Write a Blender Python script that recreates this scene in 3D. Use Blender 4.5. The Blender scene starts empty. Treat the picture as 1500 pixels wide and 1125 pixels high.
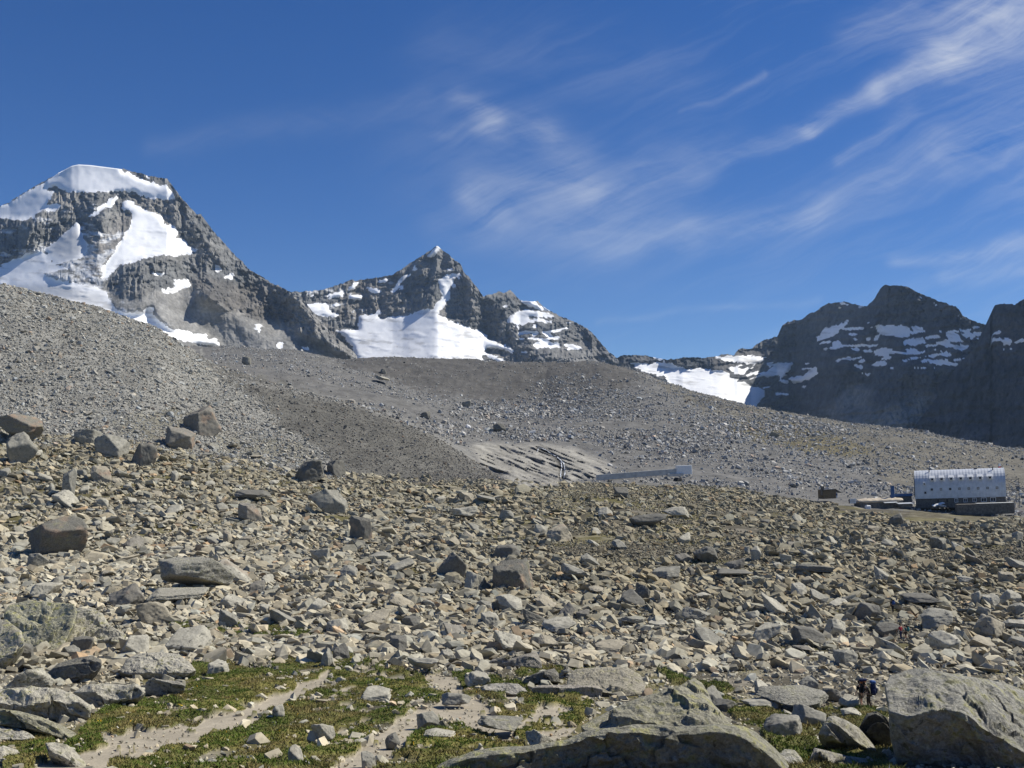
import bpy, bmesh, math, random
import numpy as np
from mathutils import Vector, Matrix, Euler

# ------------------------------------------------------------------ basics
F, CX, HY = 1500.0, 750.0, 690.0          # focal length, centre column and eye-level row of a 1500 px wide frame
RS = np.random.RandomState
rnd = random.Random(7)
C = bpy.context.scene.collection
sc = bpy.context.scene

def unproj(px, py, Y):
    return ((px - CX) / F * Y, Y, (HY - py) / F * Y)

def setk(o, kind=None, label=None, cat=None, group=None):
    if kind: o['kind'] = kind
    if label: o['label'] = label
    if cat: o['category'] = cat
    if group: o['group'] = group
    return o

def mesh_np(name, V, faces, mat=None, cols=None, smooth=True, parent=None, extra=None):
    """faces: list of int arrays (n,3) or (n,4)"""
    me = bpy.data.meshes.new(name)
    V = np.asarray(V, dtype=np.float32)
    me.vertices.add(len(V)); me.vertices.foreach_set('co', V.ravel())
    loops, starts, n0 = [], [], 0
    for f in faces:
        f = np.asarray(f, dtype=np.int32)
        if len(f) == 0: continue
        k = f.shape[1]
        loops.append(f.ravel()); starts.append(n0 + np.arange(len(f), dtype=np.int32) * k); n0 += f.size
    loops = np.concatenate(loops); starts = np.concatenate(starts)
    me.loops.add(len(loops)); me.loops.foreach_set('vertex_index', loops)
    me.polygons.add(len(starts)); me.polygons.foreach_set('loop_start', starts)
    me.update(calc_edges=True)
    me.polygons.foreach_set('use_smooth', np.full(len(starts), smooth, dtype=bool))
    if cols is not None:
        a = me.color_attributes.new('tint', 'FLOAT_COLOR', 'POINT')
        c4 = np.ones((len(V), 4), dtype=np.float32); c4[:, :3] = cols
        a.data.foreach_set('color', c4.ravel())
    if extra:
        for nm, arr in extra.items():
            a = me.attributes.new(nm, 'FLOAT', 'POINT'); a.data.foreach_set('value', np.asarray(arr, dtype=np.float32))
    me.validate()
    if mat: me.materials.append(mat)
    o = bpy.data.objects.new(name, me); C.objects.link(o)
    if parent: o.parent = parent
    return o

def sub_mesh(V, faces, cols, extra=None):
    used = np.unique(np.concatenate([f.ravel() for f in faces]))
    m = np.full(len(V), -1, dtype=np.int64); m[used] = np.arange(len(used))
    return V[used], [m[f] for f in faces], cols[used], ({k: v[used] for k, v in extra.items()} if extra else None)

# ------------------------------------------------------------------ noise
def _h(ix, iy, iz, seed):
    n = (ix.astype(np.int64) * 374761393 + iy.astype(np.int64) * 668265263 + iz.astype(np.int64) * 2147483647 + seed * 1274126177) & 0xffffffff
    n = ((n ^ (n >> 13)) * 1274126177) & 0xffffffff
    n = ((n ^ (n >> 16)) * 2246822519) & 0xffffffff
    return ((n ^ (n >> 15)) & 0xffffff) / float(0xffffff)

def vn2(x, y, seed=0):
    x0 = np.floor(x); y0 = np.floor(y); fx = x - x0; fy = y - y0
    ux = fx * fx * fx * (fx * (fx * 6 - 15) + 10); uy = fy * fy * fy * (fy * (fy * 6 - 15) + 10)
    z = np.zeros_like(x0)
    a = _h(x0, y0, z, seed); b = _h(x0 + 1, y0, z, seed); c = _h(x0, y0 + 1, z, seed); d = _h(x0 + 1, y0 + 1, z, seed)
    return (a + (b - a) * ux) * (1 - uy) + (c + (d - c) * ux) * uy

def fbm2(x, y, oct=4, seed=0, gain=.5, lac=2.03):
    s = 0; a = 1; t = 0
    for i in range(oct):
        s = s + a * (vn2(x + 17.3 * i, y - 9.1 * i, seed + i) - .5); t += a; a *= gain; x = x * lac; y = y * lac
    return s / t * 2          # about -1..1

def ridged2(x, y, oct=5, seed=0, gain=.55, lac=2.1):
    s = 0; a = 1; t = 0
    for i in range(oct):
        v = 1 - np.abs(2 * vn2(x + 31.7 * i, y + 12.9 * i, seed + i) - 1)
        s = s + a * v; t += a; a *= gain; x = x * lac; y = y * lac
    return s / t              # 0..1

def vn3(x, y, z, seed=0):
    x0 = np.floor(x); y0 = np.floor(y); z0 = np.floor(z)
    f = []
    for v, v0 in ((x, x0), (y, y0), (z, z0)):
        t = v - v0; f.append(t * t * (3 - 2 * t))
    r = 0
    for dx in (0, 1):
        for dy in (0, 1):
            for dz in (0, 1):
                w = (f[0] if dx else 1 - f[0]) * (f[1] if dy else 1 - f[1]) * (f[2] if dz else 1 - f[2])
                r = r + w * _h(x0 + dx, y0 + dy, z0 + dz, seed)
    return r

def fbm3(P, sc_, oct=3, seed=0, gain=.5):
    x, y, z = P[:, 0] * sc_, P[:, 1] * sc_, P[:, 2] * sc_
    s = 0; a = 1; t = 0
    for i in range(oct):
        s = s + a * (vn3(x, y, z, seed + i) - .5); t += a; a *= gain; x = x * 2.07 + 5.1; y = y * 2.07 + 3.3; z = z * 2.07 + 8.7
    return s / t * 2

def in_poly(px, py, poly):
    poly = np.asarray(poly, float)
    res = np.zeros(px.shape, bool)
    x0, y0 = poly.min(0); x1, y1 = poly.max(0)
    bb = (px >= x0) & (px <= x1) & (py >= y0) & (py <= y1)
    if not bb.any(): return res
    qx, qy = px[bb], py[bb]; r = np.zeros(qx.shape, bool)
    n = len(poly)
    for i in range(n):
        ax, ay = poly[i]; bx, by = poly[(i + 1) % n]
        if ay == by: continue
        c = ((ay > qy) != (by > qy)) & (qx < (bx - ax) * (qy - ay) / (by - ay) + ax)
        r ^= c
    res[bb] = r
    return res

def seg_dist(px, py, pts):
    """distance to a polyline of (x,y,w), divided by the local half width"""
    best = np.full(px.shape, 1e9)
    for (ax, ay, aw), (bx, by, bw) in zip(pts[:-1], pts[1:]):
        dx, dy = bx - ax, by - ay
        t = np.clip(((px - ax) * dx + (py - ay) * dy) / (dx * dx + dy * dy), 0, 1)
        d = np.hypot(px - ax - t * dx, (py - ay - t * dy) * 1.0) / (aw + (bw - aw) * t)
        best = np.minimum(best, d)
    return best

def blur(a, s, s2=None):
    """separable gaussian"""
    if s2 is not None:
        def one(a, s, ax):
            r = max(1, int(3 * s)); k = np.exp(-.5 * (np.arange(-r, r + 1) / s) ** 2); k /= k.sum()
            q = [(0, 0), (0, 0)]; q[ax] = (r, r); b = np.pad(a, q, mode='edge'); n = a.shape[ax]
            return sum(w * (b[i:i + n] if ax == 0 else b[:, i:i + n]) for i, w in enumerate(k))
        return one(one(a, s, 0), s2, 1)
    r = max(1, int(3 * s)); k = np.exp(-.5 * (np.arange(-r, r + 1) / s) ** 2); k /= k.sum()
    for ax in range(a.ndim):
        p = [(0, 0)] * a.ndim; p[ax] = (r, r)
        b = np.pad(a, p, mode='edge')
        n = a.shape[ax]
        a = sum(w * (b[i:i + n] if ax == 0 else b[:, i:i + n]) for i, w in enumerate(k))
    return a

# ------------------------------------------------------------------ materials
class S:
    """a node socket with arithmetic"""
    nt = None
    def __init__(self, s): self.s = s
    @staticmethod
    def op(o, *args, clamp=False):
        n = S.nt.nodes.new('ShaderNodeMath'); n.operation = o; n.use_clamp = clamp
        for i, a in enumerate(args):
            if isinstance(a, S): S.nt.links.new(a.s, n.inputs[i])
            else: n.inputs[i].default_value = a
        return S(n.outputs[0])
    def __add__(a, b): return S.op('ADD', a, b)
    __radd__ = __add__
    def __sub__(a, b): return S.op('SUBTRACT', a, b)
    def __rsub__(a, b): return S.op('SUBTRACT', b, a)
    def __mul__(a, b): return S.op('MULTIPLY', a, b)
    __rmul__ = __mul__
    def __truediv__(a, b): return S.op('DIVIDE', a, b)

def new_mat(name):
    m = bpy.data.materials.new(name); m.use_nodes = True
    nt = m.node_tree
    b = nt.nodes['Principled BSDF']
    b.inputs['Specular IOR Level'].default_value = .2
    b.inputs['Roughness'].default_value = .9
    return m, nt, b

def nnoise(nt, scale, detail=4, rough=.6, vec=None, dist=0.0):
    n = nt.nodes.new('ShaderNodeTexNoise'); n.inputs['Scale'].default_value = scale
    n.inputs['Detail'].default_value = detail; n.inputs['Roughness'].default_value = rough
    n.inputs['Distortion'].default_value = dist
    if vec: nt.links.new(vec, n.inputs['Vector'])
    return n.outputs['Fac']

def ramp(nt, fac, stops):
    r = nt.nodes.new('ShaderNodeValToRGB'); e = r.color_ramp.elements
    while len(e) > 1: e.remove(e[-1])
    e[0].position = stops[0][0]; c = stops[0][1]; e[0].color = (*((c,) * 3 if isinstance(c, (int, float)) else c), 1)
    for p, c in stops[1:]:
        x = e.new(p); x.color = (*((c,) * 3 if isinstance(c, (int, float)) else c), 1)
    nt.links.new(fac, r.inputs[0]); return r.outputs[0]

def mixc(nt, mode, fac, a, b):
    n = nt.nodes.new('ShaderNodeMix'); n.data_type = 'RGBA'; n.blend_type = mode
    for i, v in ((0, fac), (6, a), (7, b)):
        if hasattr(v, 'is_linked') or isinstance(v, bpy.types.NodeSocket): nt.links.new(v, n.inputs[i])
        elif isinstance(v, (int, float)): n.inputs[i].default_value = v
        else: n.inputs[i].default_value = (*v, 1)
    return n.outputs[2]

def pos(nt): return nt.nodes.new('ShaderNodeNewGeometry').outputs['Position']

def bump(nt, b, h, strength, dist):
    n = nt.nodes.new('ShaderNodeBump'); n.inputs['Strength'].default_value = strength; n.inputs['Distance'].default_value = dist
    nt.links.new(h, n.inputs['Height']); nt.links.new(n.outputs[0], b.inputs['Normal'])

def tint_mat(name, s1, s2, lo=.7, hi=1.25, bump_s=0, bump_d=.1, spots=None, lichen=None, rough=.92, objspace=False):
    """base colour from the mesh's own 'tint' attribute, broken up by noise at two world scales"""
    m, nt, b = new_mat(name)
    at = nt.nodes.new('ShaderNodeAttribute'); at.attribute_name = 'tint'
    p = pos(nt)
    n1 = nnoise(nt, s1, 6, .65, p); n2 = nnoise(nt, s2, 3, .6, p)
    c = mixc(nt, 'MULTIPLY', 1.0, at.outputs['Color'], ramp(nt, n1, [(.3, lo), (.7, hi)]))
    c = mixc(nt, 'MULTIPLY', 1.0, c, ramp(nt, n2, [(.32, .78), (.68, 1.18)]))
    if spots:
        n3 = nnoise(nt, spots[0], 2, .5, p)
        c = mixc(nt, 'MIX', ramp(nt, n3, [(spots[1], 0.0), (spots[1] + .05, 1.0)]), c, spots[2])
    if lichen:
        n4 = nnoise(nt, lichen[0], 5, .7, p)
        at2 = nt.nodes.new('ShaderNodeAttribute'); at2.attribute_name = 'lichen'
        f = mixc(nt, 'MULTIPLY', 1.0, ramp(nt, n4, [(lichen[1], 0.0), (lichen[1] + .12, .8)]), at2.outputs['Fac'])
        c = mixc(nt, 'MIX', f, c, lichen[2])
    nt.links.new(c, b.inputs['Base Color']); b.inputs['Roughness'].default_value = rough
    if bump_s: bump(nt, b, n1, bump_s, bump_d)
    return m

def plain(name, col, rough=.8, metal=0.0, var=.15, scale=2.0, bump_s=0):
    m, nt, b = new_mat(name)
    tc = nt.nodes.new('ShaderNodeTexCoord').outputs['Object']
    n = nnoise(nt, scale, 5, .65, tc)
    c = mixc(nt, 'MULTIPLY', 1.0, col, ramp(nt, n, [(.3, 1 - var), (.7, 1 + var)]))
    nt.links.new(c, b.inputs['Base Color']); b.inputs['Roughness'].default_value = rough; b.inputs['Metallic'].default_value = metal
    if bump_s: bump(nt, b, n, bump_s, .05)
    return m

M = {}
M['ground'] = tint_mat('ground', .9, 5.0, .72, 1.25, .6, .25)
M['far_ground'] = tint_mat('far_ground', .12, .6, .75, 1.25, .8, 1.5)
M['rock'] = tint_mat('rock', 1.1, 6.0, .74, 1.22, .55, .12, spots=(1.7, .64, (.12, .115, .1)))
M['lichen_rock'] = tint_mat('lichen_rock', 4.2, 13.0, .58, 1.38, 1.0, .2, spots=(3.0, .62, (.10, .10, .085)), lichen=(1.5, .5, (.42, .40, .13)))
M['stone'] = tint_mat('stone', .35, 2.0, .85, 1.15)
M['mountain'] = tint_mat('mountain', .03, .18, .62, 1.35, .7, 5.0)
m, nt, b = new_mat('snow'); p = pos(nt)
at = nt.nodes.new('ShaderNodeAttribute'); at.attribute_name = 'tint'
n1 = nnoise(nt, .02, 6, .65, p)
nt.links.new(mixc(nt, 'MULTIPLY', 1.0, at.outputs['Color'], ramp(nt, n1, [(.3, .94), (.6, 1.03)])), b.inputs['Base Color'])
b.inputs['Roughness'].default_value = .7; M['snow'] = m
M['grass'] = tint_mat('grass', .5, 3.0, .7, 1.25)
M['path'] = tint_mat('path', 1.5, 12.0, .85, 1.12, .3, .05)
# ------------------------------------------------------------------ terrain: knots of (column: row, distance)
KN = [
 {-500: (1e9, 1.0)},                                            # filled by hand below (at the photographer's feet)
 {-500: (1e9, 20.0)},
 {-500: (1125, 45), 2000: (1125, 45)},
 {-500: (1036, 68), 300: (1036, 69), 900: (1036, 70), 2000: (1036, 70)},
 {-500: (962, 96), 2000: (962, 98)},
 {-500: (922, 120), 0: (920, 121), 900: (925, 120), 2000: (925, 119)},
 {-500: (810, 190), 0: (815, 190), 600: (820, 190), 2000: (822, 190)},
 {-500: (590, 290), 0: (640, 300), 200: (652, 310), 420: (692, 325), 600: (705, 335), 750: (707, 345), 900: (708, 350), 1050: (716, 345), 1200: (738, 333), 1350: (751, 322), 1500: (760, 318), 2000: (790, 318)},
 {-500: (300, 425), 0: (421, 430), 60: (434, 436), 120: (450, 440), 230: (482, 450), 310: (538, 455), 430: (572, 440), 560: (603, 425), 640: (640, 415), 720: (690, 402), 780: (697, 398), 900: (694, 398), 1050: (700, 400), 1200: (716, 400), 1350: (727, 400), 1500: (735, 400), 2000: (770, 400)},
 {-500: (340, 470), 0: (470, 480), 230: (520, 490), 310: (560, 495), 430: (590, 485), 560: (616, 468), 640: (640, 460), 720: (677, 450), 900: (682, 455), 1050: (688, 455), 1200: (704, 455), 1350: (716, 455), 1500: (727, 455), 2000: (750, 455)},
 {-500: (460, 620), 0: (510, 620), 230: (520, 620), 310: (533, 620), 430: (553, 620), 560: (580, 620), 720: (625, 620), 900: (632, 620), 1050: (640, 610), 1200: (662, 590), 1350: (688, 570), 1500: (708, 560), 2000: (740, 560)},
 {-500: (470, 900), 0: (505, 900), 310: (518, 900), 430: (527, 900), 520: (545, 900), 600: (564, 900), 700: (580, 890), 800: (588, 880), 870: (574, 870), 950: (574, 850), 1050: (600, 800), 1120: (612, 780), 1200: (620, 750), 1350: (644, 700), 1500: (670, 680), 2000: (730, 680)},
 {-500: (480, 1100), 0: (503, 1100), 310: (513, 1100), 420: (516, 1100), 500: (531, 1090), 560: (525, 1080), 700: (528, 1080), 800: (533, 1070), 880: (533, 1050), 930: (543, 1010), 1000: (569, 950), 1060: (586, 900), 1120: (600, 860), 1250: (621, 820), 1350: (632, 780), 1420: (645, 760), 1500: (660, 740), 2000: (725, 740)},
 {-500: (520, 1300), 0: (530, 1300), 420: (545, 1300), 700: (570, 1280), 1000: (620, 1150), 1500: (700, 950), 2000: (750, 950)},
 {-500: (640, 2200), 2000: (760, 2000)},
 {-500: (700, 5500), 2000: (740, 5500)},
]
TX = np.arange(-520, 2021, 2.0)
def _curve(d):
    ks = sorted(d); 
    return np.interp(TX, ks, [d[k][0] for k in ks]), np.interp(TX, ks, [d[k][1] for k in ks])
TY, TZ = [], []
for i, d in enumerate(KN):
    py, yy = _curve(d)
    s = 4.0 if i >= 7 else 20.0
    py = blur(py, s) if i > 1 else py; yy = blur(yy, 8.0)
    z = (HY - py) / F * yy
    if i == 0: z = np.full_like(TX, -1.75)
    if i == 1: z = np.full_like(TX, -6.8)
    TY.append(yy); TZ.append(z)
TY = np.array(TY).T; TZ = np.array(TZ).T          # (columns, knots)

def pchip(xk, yk, x):
    """rows of knots xk,yk (N,K), one query x (N,)"""
    h = np.diff(xk, axis=1); dl = np.diff(yk, axis=1) / h
    m = np.zeros_like(yk)
    w1 = 2 * h[:, 1:] + h[:, :-1]; w2 = h[:, 1:] + 2 * h[:, :-1]
    ok = dl[:, :-1] * dl[:, 1:] > 0
    with np.errstate(divide='ignore', invalid='ignore'):
        hm = (w1 + w2) / (w1 / dl[:, :-1] + w2 / dl[:, 1:])
    m[:, 1:-1] = np.where(ok, hm, 0); m[:, 0] = dl[:, 0]; m[:, -1] = dl[:, -1]
    k = np.clip((xk <= x[:, None]).sum(1) - 1, 0, xk.shape[1] - 2)
    r = np.arange(len(x)); t = (x - xk[r, k]) / h[r, k]
    a, b, c, d = yk[r, k], yk[r, k + 1], m[r, k] * h[r, k], m[r, k + 1] * h[r, k]
    return (2 * t**3 - 3 * t**2 + 1) * a + (t**3 - 2 * t**2 + t) * c + (-2 * t**3 + 3 * t**2) * b + (t**3 - t**2) * d

def terr_noise(X, Y):
    near = np.clip((Y - 25) / 25, 0, 1)
    a1 = np.interp(Y, [45, 100, 200, 340, 500, 900], [.18, .4, .7, .6, 1.3, 2.2])
    a2 = np.interp(Y, [45, 100, 200, 340, 500, 900], [.10, .22, .3, .3, .6, 1.0])
    s1 = np.interp(Y, [45, 340], [1 / 6., 1 / 6.])
    n = a1 * fbm2(X / 22., Y / 22., 3, 11) + a2 * fbm2(X / 5., Y / 5., 3, 23)
    n = n + np.where(Y > 380, 1.6 * fbm2(X / 60., Y / 60., 3, 31), 0) * np.clip((Y - 380) / 80, 0, 1)
    return n * near

def H(px, Y):
    px = np.asarray(px, float); Y = np.asarray(Y, float)
    shp = px.shape; px = px.ravel(); Y = Y.ravel()
    t = np.clip((px - TX[0]) / 2.0, 0, len(TX) - 1.001); i = t.astype(int); f = (t - i)[:, None]
    xk = TY[i] * (1 - f) + TY[i + 1] * f; zk = TZ[i] * (1 - f) + TZ[i + 1] * f
    z = pchip(xk, zk, np.clip(Y, xk[:, 0], xk[:, -1]))
    return (z + terr_noise((px - CX) / F * Y, Y)).reshape(shp)

def HW(X, Y): return H(CX + np.asarray(X, float) / np.asarray(Y, float) * F, Y)

# grid of the ground sheet
cols_px = np.concatenate([np.arange(-480, -60, 20.), np.arange(-60, 1562, 2.0), np.arange(1562, 1990, 20.)])
NR = [3, 16, 52, 46, 26, 66, 110, 130, 14, 34, 40, 30, 10, 8, 6]
tk = np.concatenate([i + np.arange(n) / n for i, n in enumerate(NR)] + [[len(NR)]])
ci = np.clip(((cols_px - TX[0]) / 2).astype(int), 0, len(TX) - 1)
kk = np.clip(tk.astype(int), 0, TY.shape[1] - 2); ff = tk - kk
GY = TY[ci][:, kk] * (1 - ff) + TY[ci][:, kk + 1] * ff          # (cols, rows)
GP = np.repeat(cols_px[:, None], len(tk), 1)
GZ = H(GP, GY)
GX = (GP - CX) / F * GY
GR = HY - GZ / GY * F                                            # image row of each ground point
nc, nr = GY.shape

# visible ground lookup: for a column and row of the photograph the distance of the ground there
_vis = np.minimum.accumulate(np.where(tk[None, :] >= 2, GR, 3000.), axis=1)
def ground_at(px, py):
    c = int(np.clip(np.searchsorted(cols_px, px), 0, nc - 1))
    v = _vis[c]; j = int(np.argmax(v <= py))
    if v[j] > py or j == 0: return float(GY[c, -3])
    a, b = v[j - 1], v[j]
    f = 0 if a == b else (a - py) / (a - b)
    return float(GY[c, j - 1] + (GY[c, j] - GY[c, j - 1]) * min(max(f, 0), 1))

# ---- zones, in columns and rows of the ground as it lies in view
def warp(px, py, a, s, seed): 
    return px + a * fbm2(px / s, py / s, 3, seed), py + a * .6 * fbm2(px / s + 50, py / s, 3, seed + 5)
GRASS = [
 [(60,1140),(95,1092),(140,1045),(215,1022),(278,1000),(283,965),(330,960),(440,968),(500,958),(560,972),(615,985),(700,985),(830,1018),(872,1030),(850,1062),(780,1092),(690,1140)],
 [(1050,1012),(1110,1040),(1180,1046),(1240,1030),(1305,1040),(1296,1062),(1330,1145),(1160,1145),(1120,1082),(1070,1050)],
 [(0,1090),(60,1080),(100,1100),(80,1140),(0,1140)], [(190,897),(330,915),(470,922),(480,935),(330,934),(250,918)], [(730,965),(800,975),(930,985),(900,1000),(760,990)],
 [(960,985),(1060,1000),(1080,1015),(1000,1010)],
]
PATHS = [
 [(60,1140,15.9),(130,1116,19.1),(200,1098,15.9),(300,1068,13.5),(360,1050,13.5),(400,1030,9.5),(430,1015,9.5),(455,1001,10.4),(480,990,5.5)],
 [(505,1140,19.1),(540,1108,20.7),(575,1082,19.1),(605,1058,15.9),(640,1042,11.9),(690,1040,19.1),(712,1046,11.1)],
 [(640,1040,9.5),(665,1020,10.4),(660,1004,9.5),(625,992,7.2),(612,988,4.0)],
 [(760,1062,6.4),(790,1048,9.5),(830,1040,4.0)], [(160,1082,8.0),(230,1080,11.1),(290,1078,8.0)], [(800,1080,11.1),(840,1068,4.8)], [(690,1060,11.1),(740,1075,12.8)],
]
wx, wy = warp(GP, GR, 9, 22, 3)
near = (GY < 135) & (GY >= 30)
gm = np.zeros(GP.shape, bool)
for pl in GRASS: gm |= in_poly(wx, wy, pl)
gm &= near
pm = np.zeros(GP.shape, bool)
wx2, wy2 = warp(GP, GR, 13, 22, 9)
for pl in PATHS: pm |= seg_dist(wx2, wy2, pl) < 1.0
bare = fbm2(GX / 1.6, GY / 2.4, 3, 77) > .42
pm = pm & (fbm2(GX / 1.1, GY / 1.6, 3, 78) > -.62); pm = (pm | (bare & gm & (GP > 480) & (GP < 880))) & near
turfgap = fbm2(GX / 1.3, GY / 1.9, 4, 79) > .25
gm &= ~turfgap
# ---- ground colour (own colour of the debris in each zone)
def zone(poly, s=8, a=14, seed=1):
    x, y = warp(GP, GR, a, 45, seed); x = x + 16 * fbm2(GP / 5, GR / 5, 3, seed + 9); y = y + 10 * fbm2(GP / 5 + 9, GR / 5, 3, seed + 19)
    return in_poly(x, y, poly)
col = np.zeros(GP.shape + (3,))
n_a = fbm2(GX / 9, GY / 9, 4, 41)[..., None]; n_b = fbm2(GX / 3, GY / 3, 3, 47)[..., None]
soil = np.array([.085, .075, .052]); moss = np.array([.115, .102, .04]); gravel = np.array([.25, .225, .175])
fld = soil + (moss - soil) * np.clip(n_a * 3 + .1 + np.clip((GY - 190) / 200, 0, .5)[..., None], 0, 1) + (gravel - soil) * np.clip(n_b * 2, 0, 1) * .7
plain_c = np.array([.140, .136, .126]); 
scree = np.array([.235, .229, .204]); dark = np.array([.125, .12, .104]); mound = np.array([.098, .093, .084]); brown = np.array([.135, .125, .10])
col[:] = plain_c * (1 + .22 * n_a)
tkk = np.repeat(tk[None, :], nc, 0)
isf = tkk < 7
col[isf] = fld[isf]
SC = [(-600,640),(0,640),(200,655),(420,695),(500,690),(440,640),(390,600),(330,556),(300,530),(230,470),(120,440),(0,410),(-600,250)]
DK = [(300,528),(330,556),(390,600),(440,640),(500,690),(600,712),(760,712),(720,688),(640,636),(560,598),(430,566),(310,530)]
MD = [(490,520),(520,540),(600,566),(700,584),(800,594),(880,585),(930,560),(930,530),(800,520),(500,515)]
BR = [(930,520),(960,560),(1040,600),(1120,625),(1180,650),(1260,680),(1320,720),(1600,760),(1600,640),(1400,630),(1250,610),(1100,590),(1000,560)]
OL = [(1060,622),(1120,615),(1200,632),(1290,660),(1240,672),(1130,650),(1080,640)]
for poly, c_, cond in ((SC, scree, tkk >= 6.6), (DK, dark, tkk >= 7), (MD, mound, tkk >= 9), (BR, brown, tkk >= 7), (OL, np.array([.125, .108, .06]), tkk >= 9)):
    z_ = zone(poly) & cond
    col[z_] = (c_ * (1 + .22 * n_a + .12 * n_b))[z_]
# grassy slope patches on the scree and in front of the hut
for poly in ([(180,612),(260,605),(300,628),(240,655),(190,640)], [(300,640),(420,640),(470,690),(380,690),(320,665)], [(1310,745),(1400,748),(1480,755),(1440,775),(1340,770)]):
    z_ = zone(poly, a=25); col[z_] = col[z_] * .6 + np.array([.12, .105, .055]) * .5
cb_ = np.exp(-seg_dist(*warp(GP, GR, 6, 14, 4), [(330,550,4),(430,573,5),(520,592,5),(600,618,6),(660,650,6),(720,688,5)]) ** 2) * (tkk >= 7.3)
col = col * (1 - .75 * cb_[..., None]) + np.array([.215, .208, .188]) * .75 * cb_[..., None]
hid = (tkk >= 7.9) & (tkk <= 9)
col[gm] = (np.array([.11, .11, .032]) * (1 + .3 * n_a + .2 * n_b) + np.array([.05, .032, .008]) * np.clip(n_a * 2.5, 0, 1))[gm]
col[pm] = (np.array([.34, .30, .228]) * (1 + .16 * n_b + .12 * fbm2(GX / .5, GY / .7, 3, 81)[..., None]))[pm]
col = np.clip(col, .01, .9)
# micro relief of the soil where the path is worn in and the turf stands up
GZ = GZ + np.where(gm & ~pm, .14 + .14 * fbm2(GX / .8, GY / .8, 2, 61) + .3 * fbm2(GX / 2.2, GY / 2.2, 2, 63), 0) + np.where(pm, -.06, 0)
V = np.stack([GX, GY, GZ], -1).reshape(-1, 3); colv = col.reshape(-1, 3)
idx = np.arange(nc * nr).reshape(nc, nr)
Q = np.stack([idx[:-1, :-1], idx[1:, :-1], idx[1:, 1:], idx[:-1, 1:]], -1).reshape(-1, 4)
gmf, pmf = gm.ravel(), pm.ravel()
qp = pmf[Q].sum(1) >= 2; qg = (gmf[Q].sum(1) >= 2) & ~qp
far = (np.repeat(tk[None, :], nc, 0).ravel()[Q[:, 0]] >= 7)
def emit(name, mask, mat, kind):
    v, f, c_, _ = sub_mesh(V, [Q[mask]], colv)
    return setk(mesh_np(name, v, f, mat, c_), kind)
emit('ground', ~qp & ~qg & ~far, M['ground'], 'structure')
emit('moraine', ~qp & ~qg & far, M['far_ground'], 'structure')
emit('footpath', qp, M['path'], 'structure')
# surroundings beside and behind the photographer: a coarse sheet below the fine one
sx = np.arange(-1500, 1501, 30.); sy = np.arange(-900, 1501, 30.)
SX, SY = np.meshgrid(sx, sy, indexing='ij')
pxs = np.clip(CX + SX / np.maximum(SY, 1) * F, -480, 1960)
inside = (SY > 0) & (pxs > -480) & (pxs < 1960)
SZ = H(pxs, np.maximum(SY, 1.5)) - np.where(inside, 25., np.where(SY > 0, 6., 8.)) + 6 * fbm2(SX / 150, SY / 150, 3, 5) - np.where(SY < 0, .12 * -SY, 0)
ii = np.arange(SX.size).reshape(SX.shape)
mesh_np('surrounding_ground', np.stack([SX, SY, SZ], -1).reshape(-1, 3), [np.stack([ii[:-1, :-1], ii[1:, :-1], ii[1:, 1:], ii[:-1, 1:]], -1).reshape(-1, 4)], M['far_ground'], np.tile(plain_c, (SX.size, 1)))['kind'] = 'structure'

# ---- turf: the grassy ground and its blades, one object
vg, fg, cg, _ = sub_mesh(V, [Q[qg]], colv)
rs = RS(5)
gq = Q[qg]; area = np.linalg.norm(np.cross(V[gq[:, 1]] - V[gq[:, 0]], V[gq[:, 3]] - V[gq[:, 0]]), axis=1)
NB = 170000
pick = rs.choice(len(gq), NB, p=area / area.sum())
a, b_ = rs.rand(NB, 1), rs.rand(NB, 1)
q0, q1, q3 = V[gq[pick, 0]], V[gq[pick, 1]], V[gq[pick, 3]]
P0 = q0 + (q1 - q0) * a + (q3 - q0) * b_
clump = fbm2(P0[:, 0] / .9, P0[:, 1] / .9, 3, 71)
hgt = (.07 + .10 * np.clip(clump + .4, 0, 1)) * (.6 + .8 * rs.rand(NB))
yaw = rs.rand(NB) * 6.283; wd = .018 + .03 * rs.rand(NB); lean = rs.randn(NB, 2) * .6
dxy = np.stack([np.cos(yaw) * wd, np.sin(yaw) * wd, np.zeros(NB)], -1)
tip = P0 + np.stack([lean[:, 0] * hgt, lean[:, 1] * hgt, hgt], -1)
BV = np.stack([P0 - dxy, P0 + dxy, tip], 1).reshape(-1, 3)
dry = np.clip(fbm2(P0[:, 0] / 2.5, P0[:, 1] / 2.5, 3, 73) * 2.2 + .2 + .12 * rs.randn(NB), 0, 1)[:, None]
bc = np.array([.105, .145, .026]) * (1 - dry) + np.array([.25, .205, .08]) * dry
bc = bc * (.84 + .32 * rs.rand(NB, 1))
fl = rs.rand(NB) < .006
bc[fl] = np.where(rs.rand(fl.sum(), 1) < .5, np.array([[.7, .7, .65]]), np.array([[.75, .45, .03]]))
BC = np.repeat(bc, 3, 0)
o = mesh_np('grass', np.concatenate([vg, BV]), [fg[0], len(vg) + np.arange(NB * 3).reshape(-1, 3)], M['grass'], np.concatenate([cg, BC]))
setk(o, 'stuff')

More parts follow.
